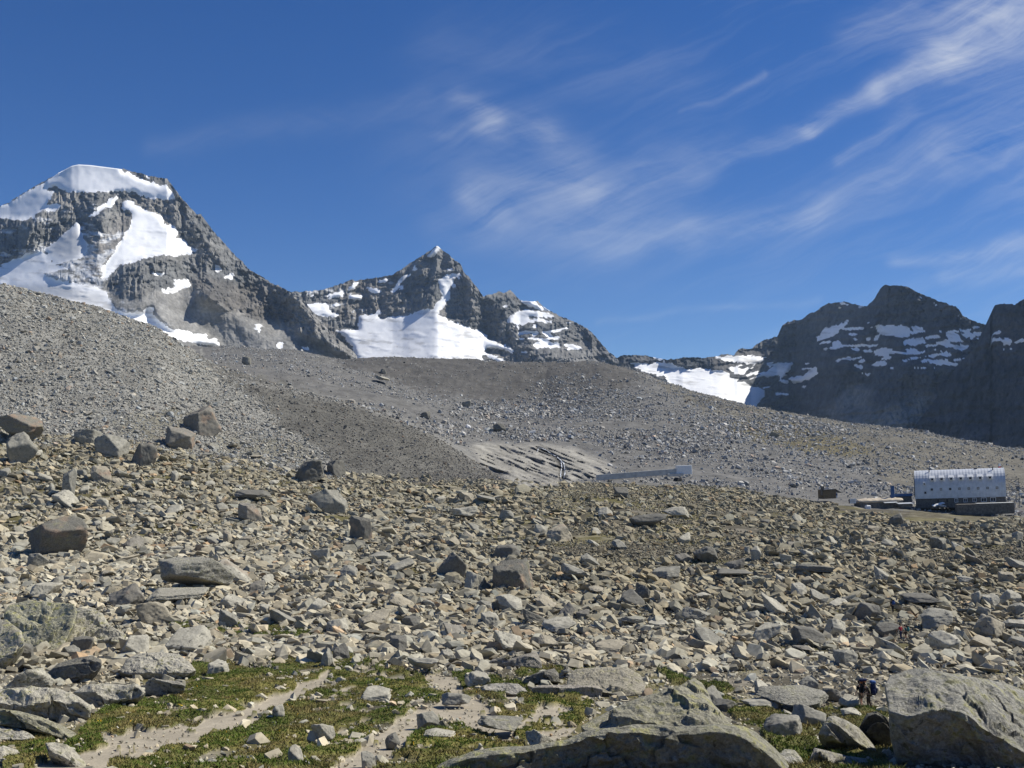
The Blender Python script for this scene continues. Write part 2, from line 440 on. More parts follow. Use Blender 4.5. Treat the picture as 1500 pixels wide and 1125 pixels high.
# ------------------------------------------------------------------ mountains
def relief(name, sky, px0, px1, ybot, D0, polys, tents, seed, snowname='snow', kr=.75, ks=1.85, amp=1.0, step=1.6, tint=None, jag=1.2, strata=0.0, swarp=3.0, base=(.19, .188, .18), ledge=(), dust=(), gentle=(), apron=(), sblur=(38., 20.)):
    px = np.arange(px0, px1 + .1, step); sky = sorted(sky)
    yr = np.interp(px, [s[0] for s in sky], [s[1] for s in sky])
    yb = np.interp(px, [s[0] for s in ybot], [s[1] for s in ybot]); yb = np.maximum(yb, yr + 6)
    D = np.interp(px, [s[0] for s in D0], [s[1] for s in D0])
    n = int(np.max(yb - yr) / step) + 2
    s = np.linspace(0, 1, n)
    PX = np.repeat(px[:, None], n, 1); PY = yr[:, None] + s[None, :] * (yb - yr)[:, None]
    SXw, SYw = PX + swarp * fbm2(PX / 9, PY / 9, 4, seed + 3, .65), PY + swarp * fbm2(PX / 9 + 40, PY / 7, 4, seed + 7, .65); SXw = SXw + 2.2 * fbm2(PX / 3.2, PY / 3.2, 2, seed + 13); SYw = SYw + 2.2 * fbm2(PX / 3.2 + 8, PY / 2.6, 2, seed + 14)
    snow = np.zeros(PX.shape, bool)
    for pl in polys: snow |= in_poly(SXw, SYw, pl)
    for pl in ledge:
        lq = (PY + .10 * (PX - PX.mean()) + 7 * fbm2(PX / 45, PY / 30, 3, seed + 15)) / 8.5; lf = lq - np.floor(lq)
        snow |= in_poly(PX, PY, pl) & (lf < .3 + .25 * fbm2(PX / 12, PY / 6, 2, seed + 16)) & (fbm2(PX / 22, np.floor(lq) * 3.3, 3, seed + 17) > .16)
    jg = jag * fbm2(px / 6, px * 0, 5, seed + 1, .75) * 2.2 * (~snow[:, 0])
    PY = PY + jg[:, None] * (1 - s[None, :]) ** 60
    sm = blur(snow.astype(float), 2.0); smw = blur(snow.astype(float), 7.0)
    dy = np.diff(PY, axis=1, prepend=PY[:, :1])
    k = kr + (ks - kr) * smw + .35 * fbm2(PX / 40, PY / 25, 3, seed + 9)
    for pl, w in apron: k = k + .5 * w * blur(in_poly(PX, PY, pl).astype(float), 4.0)
    for pl in gentle: k = k + 2.4 * blur(in_poly(PX, PY, pl).astype(float), 4.0)
    k = blur(np.maximum(k, .12), 16.0, 5.0)
    DD = D[:, None] - np.cumsum(k * dy, 1) * D[:, None] / F
    yrs = blur(yr, 14.0); DD = DD - .95 * (yr - yrs)[:, None] * D[:, None] / F
    for pts, a in tents:
        DD = DD - a * np.clip(1 - seg_dist(PX, PY, pts), 0, 1) * (1 - .8 * smw)
    mpp = D.mean() / F
    u, v = PX * mpp, PY * mpp
    rock = 1 - .93 * sm
    for pl, w in apron: rock = rock * (1 - w * blur(in_poly(SXw, SYw, pl).astype(float), 5.0))
    wv = u + 25 * fbm2(u / 90, v / 90, 3, seed + 20); ww = v + 25 * fbm2(u / 90 + 9, v / 90, 3, seed + 21)
    DD = DD - amp * rock * (58 * (ridged2(wv / 260, ww / 420, 3, seed + 30) - .5) + 34 * (ridged2(wv / 75, ww / 130, 3, seed + 31) - .5) + 18 * (ridged2(wv / 22, ww / 34, 3, seed + 32) - .5) + 8 * fbm2(u / 7, v / 7, 2, seed + 33))
    DD = DD - (1 - rock) * (10 * fbm2(u / 120, v / 90, 3, seed + 34) + 1.2 * fbm2(u / 18, v / 14, 2, seed + 35))
    for pl, w in apron:
        am = w * blur(in_poly(SXw, SYw, pl).astype(float), 5.0); DD = DD * (1 - am) + am * (blur(DD, 16., 9.) - 7 * fbm2(u / 40 - v / 90, v / 60 + u / 80, 4, seed + 80) - 2.2 * fbm2(u / 8, v / 8, 2, seed + 81))
    if strata:
        lam = 26.; q = (v + 14 * fbm2(u / 150, v / 60, 3, seed + 40) + .12 * u) / lam; fr = q - np.floor(q)
        DD = DD - strata * rock * (np.where(fr < .7, fr / .7, (1 - fr) / .3) - .5) * 16 * (1 + .6 * fbm2(u / 50, q * 3, 2, seed + 41))
    ds = blur(DD, *sblur); ds = ds - 3.5 * np.clip((PY - 310) / 40, 0, 1) * np.clip(fbm2(u / 55 + .3 * v / 20, v / 9 - u / 90, 4, seed + 37) - .25, 0, 1) * 2; DD = DD * (1 - sm) + (ds - 6 * fbm2(u / 140, v / 110, 3, seed + 34) - 1.0 * fbm2(u / 18, v / 14, 2, seed + 35)) * sm
    X = (PX - CX) / F * DD; Z = (HY - PY) / F * DD
    col = np.zeros(PX.shape + (3,))
    g1 = fbm2(wv / 120, ww / 60, 4, seed + 50)[..., None]; g2 = fbm2(u / 20, v / 12, 4, seed + 51, .6)[..., None]
    col[:] = np.array(base) * (1 + .5 * g1 + .35 * g2) + np.array([.014, .006, -.003]) * np.clip(g1 * 2, -.5, 1)
    for poly, c_, w in (tint or []):
        tm = blur(in_poly(PX + 6 * fbm2(PX / 14, PY / 14, 3, seed + 60), PY + 6 * fbm2(PX / 14 + 5, PY / 14, 3, seed + 61), poly).astype(float), 2.5)[..., None] * w
        col = col * (1 - tm) + np.array(c_) * (1 + .3 * g2) * tm
    for poly, w in dust:
        tm = blur(in_poly(SXw, SYw, poly).astype(float), 3.0) * w; dm = np.clip((fbm2(u / 30 + v / 60, v / 9 - u / 60, 4, seed + 65, .65) + tm * 1.1 - .55) * 5, 0, 1) * np.clip(tm * 3, 0, 1)
        col = col * (1 - dm[..., None]) + np.array([.55, .56, .57]) * dm[..., None]
    sc_ = np.array([.93, .94, .95]) * (1 + 0 * g1)
    dirt = np.clip(fbm2(u / 60 + v / 70, v / 10 - u / 80, 4, seed + 70, .6) * 2.6 - .35, 0, 1)[..., None] * np.clip((PY - 330) / 80, 0, 1)[..., None]
    for poly, c_, w in (tint or []):
        if len(c_) == 3 and w < .99: continue
        tm = blur(in_poly(SXw, SYw, poly).astype(float), 3)[..., None]; dirt = np.maximum(dirt, tm * .75)
    sc_ = sc_ * (1 - .55 * dirt) + np.array([.3, .29, .27]) * .5 * dirt
    col = np.clip(col, .015, .9)
    # far side of the ridge: falls away behind the skyline
    bx, by, bz, bcol = [], [], [], []
    for dd, dz in ((900., 700.), (350., 260.), (90., 60.)):
        d = DD[:, 0] + dd
        bx.append((px - CX) / F * DD[:, 0] * (1 + dd * .0001)); by.append(d); bz.append(Z[:, 0] - dz); bcol.append(col[:, 0])
    X = np.concatenate([np.array(bx).T, X], 1); Yy = np.concatenate([np.array(by).T, DD], 1); Z = np.concatenate([np.array(bz).T, Z], 1)
    col = np.concatenate([np.array(bcol).transpose(1, 0, 2), col], 1); sc_ = np.concatenate([np.repeat(sc_[:, :1], 3, 1), sc_], 1)
    sn = np.concatenate([np.repeat(snow[:, :1], 3, 1), snow], 1)
    a_, b__ = X.shape
    VV = np.stack([X, Yy, Z], -1).reshape(-1, 3); id_ = np.arange(a_ * b__).reshape(a_, b__)
    qq = np.stack([id_[:-1, 1:], id_[1:, 1:], id_[1:, :-1], id_[:-1, :-1]], -1).reshape(-1, 4)
    fs = sn.ravel()[qq].sum(1) >= 2
    v1, f1, c1, _ = sub_mesh(VV, [qq[~fs]], col.reshape(-1, 3))
    setk(mesh_np(name, v1, f1, M['mountain'], c1, smooth=False), 'structure')
    if fs.any():
        v1, f1, c1, _ = sub_mesh(VV, [qq[fs]], sc_.reshape(-1, 3))
        setk(mesh_np(snowname, v1, f1, M['snow'], c1), 'structure')

def P1(*p): return [(x / 3., 220 + y / 3.) for x, y in p]
def P2(*p): return [(400 + x * .34667, 330 + y * .34667) for x, y in p]
def P3(*p): return [(900 + x * .4, 400 + y * .4) for x, y in p]

sky1 = [(-200,420),(-120,370),(-60,330),(0,302),(15,295),(50,274),(70,262),(85,254),(105,243),(115,241),(133,242),(180,248),(215,257),(245,263),(258,280),(275,300),(288,314),(294,313),(300,322),(318,345),(345,375),(370,398),(400,415),(425,428),(445,440),(470,470),(490,492),(520,518),(534,545),(560,600)]
snow1 = [
 P1((150,165),(250,110),(330,55),(400,55),(535,78),(545,100),(570,108),(620,132),(700,152),(735,157),(768,205),(765,216),(720,215),(660,215),(590,181),(520,180),(400,184),(300,181),(260,175),(255,160),(225,160),(200,165)),
 P1((-600,560),(-300,320),(0,250),(60,223),(100,195),(150,170),(190,168),(238,182),(215,215),(203,240),(262,235),(267,250),(240,268),(190,262),(150,296),(100,306),(40,300),(0,300),(-300,420),(-600,620)),
 P1((195,435),(260,390),(340,318),(352,350),(372,400),(385,430),(360,470),(300,490),(240,500),(222,470)),
 P1((-600,640),(0,510),(60,480),(130,455),(190,450),(220,472),(215,495),(160,520),(145,545),(165,575),(260,590),(250,612),(360,610),(470,640),(500,690),(560,720),(640,700),(680,690),(668,730),(740,780),(850,805),(960,840),(975,864),(880,852),(760,827),(600,765),(470,715),(300,665),(130,640),(0,620),(-600,700)),
 P1((540,228),(570,225),(640,260),(710,290),(720,320),(780,343),(765,385),(820,400),(830,425),(870,430),(840,455),(770,465),(700,455),(640,475),(560,500),(520,505),(490,540),(470,575),(445,570),(450,520),(490,460),(530,400),(560,350),(590,290),(570,265),(540,270)),
 P1((0,600),(0,520),(130,470),(200,455),(230,500),(300,520),(180,545),(260,575),(420,600),(480,640),(470,705),(300,660),(130,640)),
 P1((380,302),(420,263),(490,213),(515,203),(502,237),(450,262),(400,297)),
 P1((705,614),(760,602),(770,572),(830,568),(847,600),(800,606),(770,627),(720,627)), P1((943,503),(970,508),(982,530),(950,540)), P1((980,562),(1032,533),(1022,563)),
 P1((1118,762),(1150,765),(1140,795),(1122,785)), P1((1222,840),(1245,845),(1235,880),(1215,872)), P1((1320,866),(1355,870),(1345,882)), P1((1465,925),(1500,918),(1500,935)), P1((665,543),(722,543),(720,550),(670,549)), P1((820,800),(900,815),(975,845),(900,830)), P1((550,95),(585,112),(570,125)), P1((640,112),(665,120),(650,126)), P1((1285,640),(1300,632),(1300,642)),
 P1((1340,690),(1345,680),(1400,672)),
]
relief('mountain', sky1, -200, 556, [(-200, 520), (0, 500), (200, 540), (330, 560), (560, 620)], [(-200, 2500), (0, 2450), (120, 2500), (260, 2450), (420, 2370), (560, 2300)], snow1,
       [([(258,280,40),(330,400,45),(300,440,40)], 70), ([(425,428,45),(480,500,45),(520,525,40)], 60), ([(300,430,40),(420,520,60)], 70), ([(150,320,30),(140,400,30)], 40), ([(60,300,30),(30,370,40)], 45), ([(200,430,40),(250,480,50)], 30)],
       101, tint=[(P1((360,480),(470,380),(520,330),(570,300),(590,290),(545,370),(480,470),(440,570),(330,560)), (.25,.235,.215), .8), (P1((160,560),(170,520),(300,480),(300,540)), (.27,.27,.265), .7),
        (P1((250,600),(470,580),(480,640),(700,640),(760,620),(900,650),(960,700),(1120,790),(1500,930),(1700,1040),(900,1100),(600,800),(300,660)), (.24,.235,.222), .92),
        (P1((200,440),(340,330),(390,440),(300,500)), (.3,.29,.27), 1.0), (P1((0,600),(260,590),(480,640),(420,700),(200,660)), (.3,.29,.27), 1.0),
        (P1((840,560),(940,560),(1140,590),(1230,640),(1300,750),(1170,750),(1000,700),(900,640)), (.085,.075,.065), .6)], strata=.15, apron=[(P1((250,600),(470,580),(480,640),(700,640),(760,620),(850,640),(930,690),(1010,720),(1170,760),(1400,850),(1600,960),(1700,1040),(900,1100),(600,800),(300,660)), .86), (P1((360,480),(430,400),(520,330),(570,300),(590,290),(545,370),(480,470),(440,570),(330,560),(180,560),(170,520),(300,480)), .6)], dust=[(P1((0,440),(200,420),(340,320),(390,300),(480,380),(560,330),(500,470),(460,580),(480,640),(700,760),(980,860),(700,840),(300,660),(0,600)), .62), (P1((0,300),(150,250),(400,190),(560,200),(380,330),(150,440),(0,480)), .3)])
sky2 = [(330,440),(400,432),(425,428),(440,427),(470,425),(497,417),(512,411),(520,411),(545,408),(575,402),(590,394),(600,386),(620,373),(637,361),(641,360),(648,366),(662,378),(675,387),(679,398),(686,405),(700,422),(708,434),(722,430),(730,427),(738,430),(748,425),(756,434),(762,440),(783,442),(787,441),(800,452),(818,462),(840,471),(858,480),(872,492),(885,508),(893,516),(905,526),(925,548),(945,575)]
snow2 = [
 P2((270,440),(360,445),(365,380),(430,375),(460,395),(530,385),(590,380),(640,353),(680,365),(740,400),(800,425),(880,450),(920,485),(1000,510),(1015,537),(960,525),(900,515),(890,530),(990,577),(960,577),(880,545),(885,573),(870,640),(375,640),(340,520)),
 P2((700,225),(740,210),(780,200),(803,208),(770,228),(747,262),(745,310),(720,345),(700,372),(673,368),(680,335),(715,310),(705,260)), P2((648,132),(690,88),(707,93),(692,120),(665,139)),
 P2((493,292),(520,255),(548,213),(592,203),(550,237),(520,277)), P2((593,190),(600,168),(607,172),(603,190)), P2((308,278),(338,246),(362,243),(337,275)), P2((225,295),(290,278),(297,300),(240,306)), P2((308,300),(372,293),(372,316),(345,321)), P2((398,266),(440,268),(450,282),(415,284)),
 P2((113,345),(150,333),(180,324),(228,335),(247,365),(277,380),(260,388),(150,377)), P2((440,235),(480,225),(485,238),(450,248)), P2((245,332),(285,335),(270,345)), P2((425,370),(455,358),(450,374)), P2((185,398),(215,412),(205,416)), P2((155,292),(180,295),(165,304)), P2((75,290),(95,296),(80,303)), P2((535,262),(550,258),(548,276)),
 P2((1043,318),(1100,323),(1150,348),(1195,362),(1130,358),(1070,337)), P2((978,402),(1050,358),(1090,360),(1192,378),(1182,391),(1100,385),(1060,393),(1178,402),(1175,412),(1100,407),(1060,420),(1000,412)), P2((1098,500),(1150,488),(1213,498),(1207,517),(1110,514)), P2((1228,504),(1290,506),(1307,524),(1250,521)), P2((1178,578),(1200,580),(1268,583),(1268,602),(1215,600),(1210,610),(1185,607)), P2((1138,450),(1175,450),(1180,471),(1145,466)), P2((1098,450),(1113,452),(1110,477),(1100,475)), P2((1018,424),(1040,424),(1038,436)), P2((1092,424),(1110,424),(1105,436)), P2((735,180),(758,182),(752,193)), P2((755,252),(775,250),(765,272)),
]
relief('mountain', sky2, 330, 945, [(330, 600), (520, 600), (945, 620)], [(330, 3000), (520, 3250), (640, 3250), (760, 3200), (945, 3050)], snow2,
       [([(640,360,50),(640,420,40),(620,480,30)], 70), ([(680,405,40),(760,470,50),(830,540,50)], 80), ([(590,400,40),(560,470,40)], 40), ([(690,420,25),(690,470,25)], 40)], 202, snowname='glacier', kr=.7, ks=1.8, strata=.38, amp=1.0, base=(.165, .165, .161), dust=[(P2((100,280),(500,200),(520,290),(300,420),(100,340)), .3)], ledge=[P2((960,330),(1200,360),(1330,470),(1290,540),(1050,540))],
       tint=[(P2((0,330),(110,330),(280,440),(380,570),(200,640),(0,640)), (.14,.12,.1), .6), (P2((280,250),(560,180),(520,280),(490,380),(280,420)), (.17,.155,.135), .6)])
sky3 = [(880,530),(905,524),(913,521),(930,519),(945,521),(975,527),(990,526),(1000,523),(1030,524),(1045,523),(1058,519),(1075,520),(1082,511),(1100,512),(1108,504),(1118,498),(1138,493),(1146,476),(1155,471),(1175,468),(1185,460),(1198,455),(1205,448),(1215,444),(1240,442),(1255,447),(1270,449),(1282,436),(1290,422),(1296,418),(1310,417),(1328,419),(1340,426),(1352,432),(1375,441),(1392,446),(1404,451),(1410,462),(1425,469),(1442,476),(1470,490),(1530,520)]
snow3 = [
 P3((60,328),(120,333),(190,318),(232,345),(300,350),(420,360),(420,385),(480,405),(552,430),(547,455),(522,482),(500,560),(280,480),(180,380),(90,354)), P3((365,308),(430,304),(500,304),(558,308),(512,336),(480,326),(400,322)), P3((415,346),(470,346),(495,350),(470,372),(440,365)), P3((480,362),(550,366),(600,330),(657,322),(640,360),(560,380)),
 P3((735,252),(770,200),(820,190),(858,168),(842,196),(790,232)), P3((950,195),(1000,189),(1050,193),(1085,200),(1080,232),(1030,232),(980,221)), P3((1058,245),(1130,238),(1138,256),(1100,267),(1065,264)), P3((1170,255),(1220,244),(1240,264),(1303,264),(1290,280),(1220,274)), P3((1110,317),(1180,319),(1280,336),(1200,338)), P3((945,284),(990,272),(1024,280),(1002,307),(960,300)), P3((912,283),(940,280),(940,292),(915,292)), P3((635,386),(690,376),(735,338),(747,368),(700,392),(660,408)), P3((793,255),(830,243),(832,263),(800,270)), P3((1205,222),(1250,222),(1280,250),(1240,250)), P3((1275,222),(1345,215),(1330,232),(1285,232)), P3((1185,290),(1225,292),(1215,302)), P3((610,443),(635,440),(632,452)), P3((865,275),(895,272),(890,288)), P3((905,365),(935,372),(930,382)), P3((940,330),(985,322),(1000,340),(950,338)), P3((885,318),(920,320),(915,330)), P3((1240,205),(1310,205),(1290,218),(1250,216)), P3((820,108),(860,107),(855,117)), P3((885,117),(915,118),(905,126)), P3((1112,82),(1135,92),(1125,94)), P3((1165,110),(1185,118),(1180,126)), P3((1255,155),(1270,160),(1262,167)), P3((140,310),(180,312),(165,320)), P3((1090,195),(1130,195),(1140,215),(1100,218)),P3((1050,318),(1080,318),(1070,326)), P3((590,360),(640,362),(610,385)), P3((560,330),(575,320),(570,345)),P3((1070,275),(1100,280),(1110,290),(1080,287)),P3((850,305),(870,310),(860,322)),P3((860,335),(900,335),(920,345),(880,342)),
]
relief('mountain', sky3, 880, 1530, [(880, 640), (1100, 650), (1250, 670), (1530, 720)], [(880, 3150), (1060, 3180), (1115, 3340), (1165, 3360), (1250, 2930), (1320, 2560), (1400, 2270), (1530, 1980)], snow3,
       [([(1300,420,60),(1280,480,60),(1230,520,50)], 90), ([(1240,540,40),(1200,600,40)], 70), ([(1330,540,40),(1290,590,40)], 60)], 303, kr=.45, ks=1.7, sblur=(12., 8.), strata=.6, amp=1.0, base=(.088, .092, .098), gentle=[P3((760,500),(850,420),(900,400),(945,430),(940,560),(850,560)), P3((960,480),(1000,490),(1180,440),(1100,560),(940,570))], ledge=[P3((880,180),(1350,195),(1310,300),(1200,350),(880,350),(740,300)), P3((440,330),(740,330),(700,420),(560,460)), P3((700,180),(860,170),(840,280),(740,260))],
       tint=[(P3((760,500),(850,420),(900,400),(945,430),(940,560),(850,560)), (.24,.235,.22), .85), (P3((960,480),(1000,490),(1180,440),(1100,560),(940,570)), (.25,.245,.225), .8)])
sky4 = [(1300,680),(1325,645),(1340,624),(1372,582),(1404,534),(1432,506),(1442,492),(1450,476),(1453,455),(1458,447),(1470,445),(1486,446),(1495,440),(1505,436),(1530,428),(1600,420),(1680,440),(1780,500)]
relief('mountain', sky4, 1300, 1780, [(1300, 740), (1780, 760)], [(1300, 2250), (1440, 2050), (1500, 1850), (1640, 1500), (1780, 1300)], [P3((1415,240),(1455,238),(1452,262),(1425,264)), P3((1370,240),(1392,236),(1385,250))],
       [([(1470,445,40),(1430,540,60)], 40)], 404, kr=.42, strata=.5, amp=.9, tint=[], base=(.075, .08, .088), ledge=[P3((1390,200),(1500,200),(1500,270),(1380,300))])
# ------------------------------------------------------------------ bedrock step with the waterfall, channel wall
bx_ = np.arange(672, 912, 1.5); by_ = np.arange(640, 716, 1.2)
BX, BYY = np.meshgrid(bx_, by_, indexing='ij')
ROCKPOLY = [(676,652),(700,646),(740,648),(790,652),(830,654),(850,662),(880,674),(905,688),(880,697),(840,702),(822,712),(780,712),(745,704),(712,684)]
gd = np.array([[ground_at(x, y) for y in by_] for x in bx_]); gd = blur(gd, 2.0)
ins = blur(in_poly(BX + 16 * fbm2(BX / 20, BYY / 9, 4, 4), BYY + 7 * fbm2(BX / 9, BYY / 9, 3, 8), ROCKPOLY).astype(float), 4.5)
q = (BYY - .42 * BX + 5 * fbm2(BX / 40, BYY / 20, 3, 12)) / 5.5
st = q - np.floor(q); st = np.where(st < .75, st / .75, (1 - st) / .25)
q2 = (BYY - .36 * BX + 6 * fbm2(BX / 60, BYY / 30, 2, 14)) / 17.; s2 = q2 - np.floor(q2); s2 = np.where(s2 < .8, s2 / .8, (1 - s2) / .2)
BD = gd + 6 - ins * 17 - ins * (4.5 * st + 8 * s2 + 3.0 * fbm2(BX / 7, BYY / 4, 4, 16) + 8.0 * fbm2((BX + .4 * BYY) / 34, (BYY - .42 * BX) / 2.6, 4, 18))
gul = np.clip(1 - seg_dist(BX, BYY, [(788,656,3),(806,664,4),(818,674,5),(824,690,6),(823,712,7)]), 0, 1)
BD = BD + 9 * gul
Vb = np.stack([(BX - CX) / F * BD, BD, (HY - BYY) / F * BD], -1).reshape(-1, 3)
ib = np.arange(BX.size).reshape(BX.shape)
qb = np.stack([ib[:-1, 1:], ib[1:, 1:], ib[1:, :-1], ib[:-1, :-1]], -1).reshape(-1, 4)
nb_ = 1.3 * fbm2((BX + .4 * BYY) / 26, (BYY - .42 * BX) / 2.4, 4, 19)[..., None]
cb = np.array([.275, .262, .228]) * (1 + .3 * nb_) ; wet = blur((gul > .15).astype(float), 1.2)[..., None]
eb = np.clip((ins - .3) * 2.2, 0, 1)[..., None]; cb = plain_c * 1.1 * (1 - eb) + cb * eb; cb = cb * (1 - .65 * wet)
keep = (ins.ravel()[qb].mean(1) > .2)
v1, f1, c1, _ = sub_mesh(Vb, [qb[keep]], cb.reshape(-1, 3))
setk(mesh_np('bedrock_slab', v1, f1, M['far_ground'], c1), None, 'pale ribbed bedrock slabs beside the waterfall, dipping towards the channel wall', 'rock outcrop')

def bd_at(x, y):
    return float(BD[int(np.clip((x - 672) / 1.5, 0, len(bx_) - 1)), int(np.clip((y - 640) / 1.2, 0, len(by_) - 1))])
mw, nt, b = new_mat('water'); b.inputs['Base Color'].default_value = (.82, .85, .88, 1); b.inputs['Roughness'].default_value = .4
bump(nt, b, nnoise(nt, 1.5, 4, .6, pos(nt)), .6, .3)
bm = bmesh.new(); rw = rnd
for pts, w0 in (([(786,655),(795,657),(803,661),(808,665),(814,668)], 1.6), ([(816,669),(821,674),(825,678)], 1.3), ([(822,676),(823,682),(822,690),(821,699)], 1.1), ([(825,677),(827,683),(828,690),(826,701)], 1.2), ([(789,655),(787,662)], .7)):
    prev = None; P = []
    for (x0, y0), (x1, y1) in zip(pts[:-1], pts[1:]):
        for t in np.linspace(0, 1, 6, endpoint=False): P.append((x0 + (x1 - x0) * t, y0 + (y1 - y0) * t))
    P.append(pts[-1])
    for x, y in P:
        x += rw.uniform(-.4, .4); w = w0 * .62 * rw.uniform(.4, 1.2); d = bd_at(x, y) - 5.5
        ring = [bm.verts.new(unproj(x + w * sx_, y, d + dy_)) for sx_, dy_ in ((-1, .6), (-.3, -.1), (.4, -.2), (1, .6), (0, 1.4))]
        if prev:
            for i in range(5): bm.faces.new((prev[i], prev[(i + 1) % 5], ring[(i + 1) % 5], ring[i]))
        prev = ring
me = bpy.data.meshes.new('waterfall'); bm.to_mesh(me); me.materials.append(mw)
o = bpy.data.objects.new('waterfall', me); C.objects.link(o); setk(o, 'structure')

# ------------------------------------------------------------------ rocks
def hull_variant(seed):
    r = random.Random(seed); bm = bmesh.new()
    flat = r.choice([1, 1, .75, .55])
    if seed % 5 < 3:                      # a broken slab: an irregular polygon with a slanted rim
        k = r.randint(5, 7); sh = (r.uniform(-.3, .3), r.uniform(-.3, .3))
        for i in range(k):
            a = (i + r.uniform(-.32, .32)) / k * 6.283; q = r.uniform(.75, 1)
            x, y = q * math.cos(a), q * math.sin(a) * r.uniform(.8, 1)
            bm.verts.new((x, y, -1 + r.uniform(0, .3))); t = r.uniform(.72, .98); bm.verts.new((x * t + sh[0], y * t + sh[1], 1 - .7 * r.random() ** 3 + .25 * sh[0] * x))
    for i in range(0 if seed % 5 < 3 else r.randint(11, 15)):
        v = Vector((r.uniform(-1, 1), r.uniform(-1, 1), r.uniform(-1, 1)))
        m = max(abs(v.x), abs(v.y), abs(v.z)); v = v / m * r.uniform(.8, 1)
        bm.verts.new((v.x, v.y, v.z * flat))
    g = bmesh.ops.convex_hull(bm, input=bm.verts)
    bmesh.ops.delete(bm, geom=[v for v in bm.verts if not v.link_faces], context='VERTS')
    bmesh.ops.triangulate(bm, faces=bm.faces)
    bm.verts.index_update()
    V = np.array([v.co[:] for v in bm.verts]); T = np.array([[v.index for v in f.verts] for f in bm.faces])
    bm.free(); V = V / np.abs(V).max(0)
    c = np.einsum('ij,ij->i', V[T[:, 0]], np.cross(V[T[:, 1]], V[T[:, 2]])).sum()
    if c < 0: T = T[:, ::-1]
    return V, T
HV = [hull_variant(900 + i) for i in range(26)]

def rotm(yaw, tx, ty):
    n = len(yaw); c, s = np.cos(yaw), np.sin(yaw)
    Rz = np.zeros((n, 3, 3)); Rz[:, 0, 0] = c; Rz[:, 0, 1] = -s; Rz[:, 1, 0] = s; Rz[:, 1, 1] = c; Rz[:, 2, 2] = 1
    c, s = np.cos(tx), np.sin(tx); Rx = np.zeros((n, 3, 3)); Rx[:, 0, 0] = 1; Rx[:, 1, 1] = c; Rx[:, 1, 2] = -s; Rx[:, 2, 1] = s; Rx[:, 2, 2] = c
    c, s = np.cos(ty), np.sin(ty); Ry = np.zeros((n, 3, 3)); Ry[:, 1, 1] = 1; Ry[:, 0, 0] = c; Ry[:, 0, 2] = s; Ry[:, 2, 0] = -s; Ry[:, 2, 2] = c
    return Ry @ Rx @ Rz

def scatter(name, px, Y, size, mat, base, rs, flat=(.2, .58), tilt=.42, bias=.2, sink=.2, var=.2, asp=(.42, .95)):
    X = (px - CX) / F * Y; Z = H(px, Y)
    if name == 'f':                       # the hikers stand on open ground, not inside a rock
        ry_ = HY - Z / Y * F; kp_ = np.ones(len(px), bool)
        for x0_, x1_, y0_, y1_ in ((1306, 1338, 912, 958), (1298, 1318, 885, 910), (1246, 1288, 1020, 1046)):
            kp_ &= ~((px > x0_) & (px < x1_) & (ry_ > y0_) & (ry_ < y1_) & (size > .5))
        px, Y, size, X, Z = px[kp_], Y[kp_], size[kp_], X[kp_], Z[kp_]
    n = len(px)
    R = rotm(rs.rand(n) * 6.283, rs.randn(n) * tilt, bias + rs.randn(n) * tilt)
    sc3 = np.stack([np.ones(n), rs.uniform(*asp, n), rs.uniform(*flat, n) * np.clip(1.25 - size / 6, .6, 1.2)], -1) * (size / 2)[:, None]
    g = rs.randn(n) * var; warm = rs.randn(n) * .035 + .015
    cl = np.asarray(base)[None, :] * (1 + g)[:, None] * np.stack([1 + warm, np.ones(n), 1 - 1.3 * warm], -1)
    if name == 'f':                       # paler on the left, darker and more olive to the right and far off
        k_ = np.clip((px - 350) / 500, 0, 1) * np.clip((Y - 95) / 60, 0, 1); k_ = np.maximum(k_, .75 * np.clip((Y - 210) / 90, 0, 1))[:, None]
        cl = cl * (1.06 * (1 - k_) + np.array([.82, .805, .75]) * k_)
    rust = rs.rand(n) < .03; cl[rust] = cl[rust] * [1.08, .88, .75]
    cl = np.clip(cl, .03, .6)
    vi = rs.randint(0, len(HV), n); Vs, Ts, Cs, off = [], [], [], 0
    P = np.stack([X, Y, Z + sc3[:, 2] * (1 - 2 * sink)], -1)
    for k, (hv, ht) in enumerate(HV):
        w = np.where(vi == k)[0]
        if len(w) == 0: continue
        vv = np.einsum('nij,nvj->nvi', R[w], hv[None] * sc3[w][:, None]) + P[w][:, None]
        Vs.append(vv.reshape(-1, 3)); Ts.append((ht[None] + (off + np.arange(len(w)) * len(hv))[:, None, None]).reshape(-1, 3))
        Cs.append(np.repeat(cl[w], len(hv), 0)); off += len(w) * len(hv)
    return np.concatenate(Vs), np.concatenate(Ts), np.concatenate(Cs)

def psize(rs, n, lo, hi, a):
    """power law"""
    u = rs.rand(n); return (lo**(-a) + u * (hi**(-a) - lo**(-a))) ** (-1 / a)

def rows_of(px, Y): return HY - H(px, Y) / Y * F

def knot_y(px, k): return np.interp(px, TX, TY[:, k])

rs = RS(21)
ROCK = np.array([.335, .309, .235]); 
parts = []
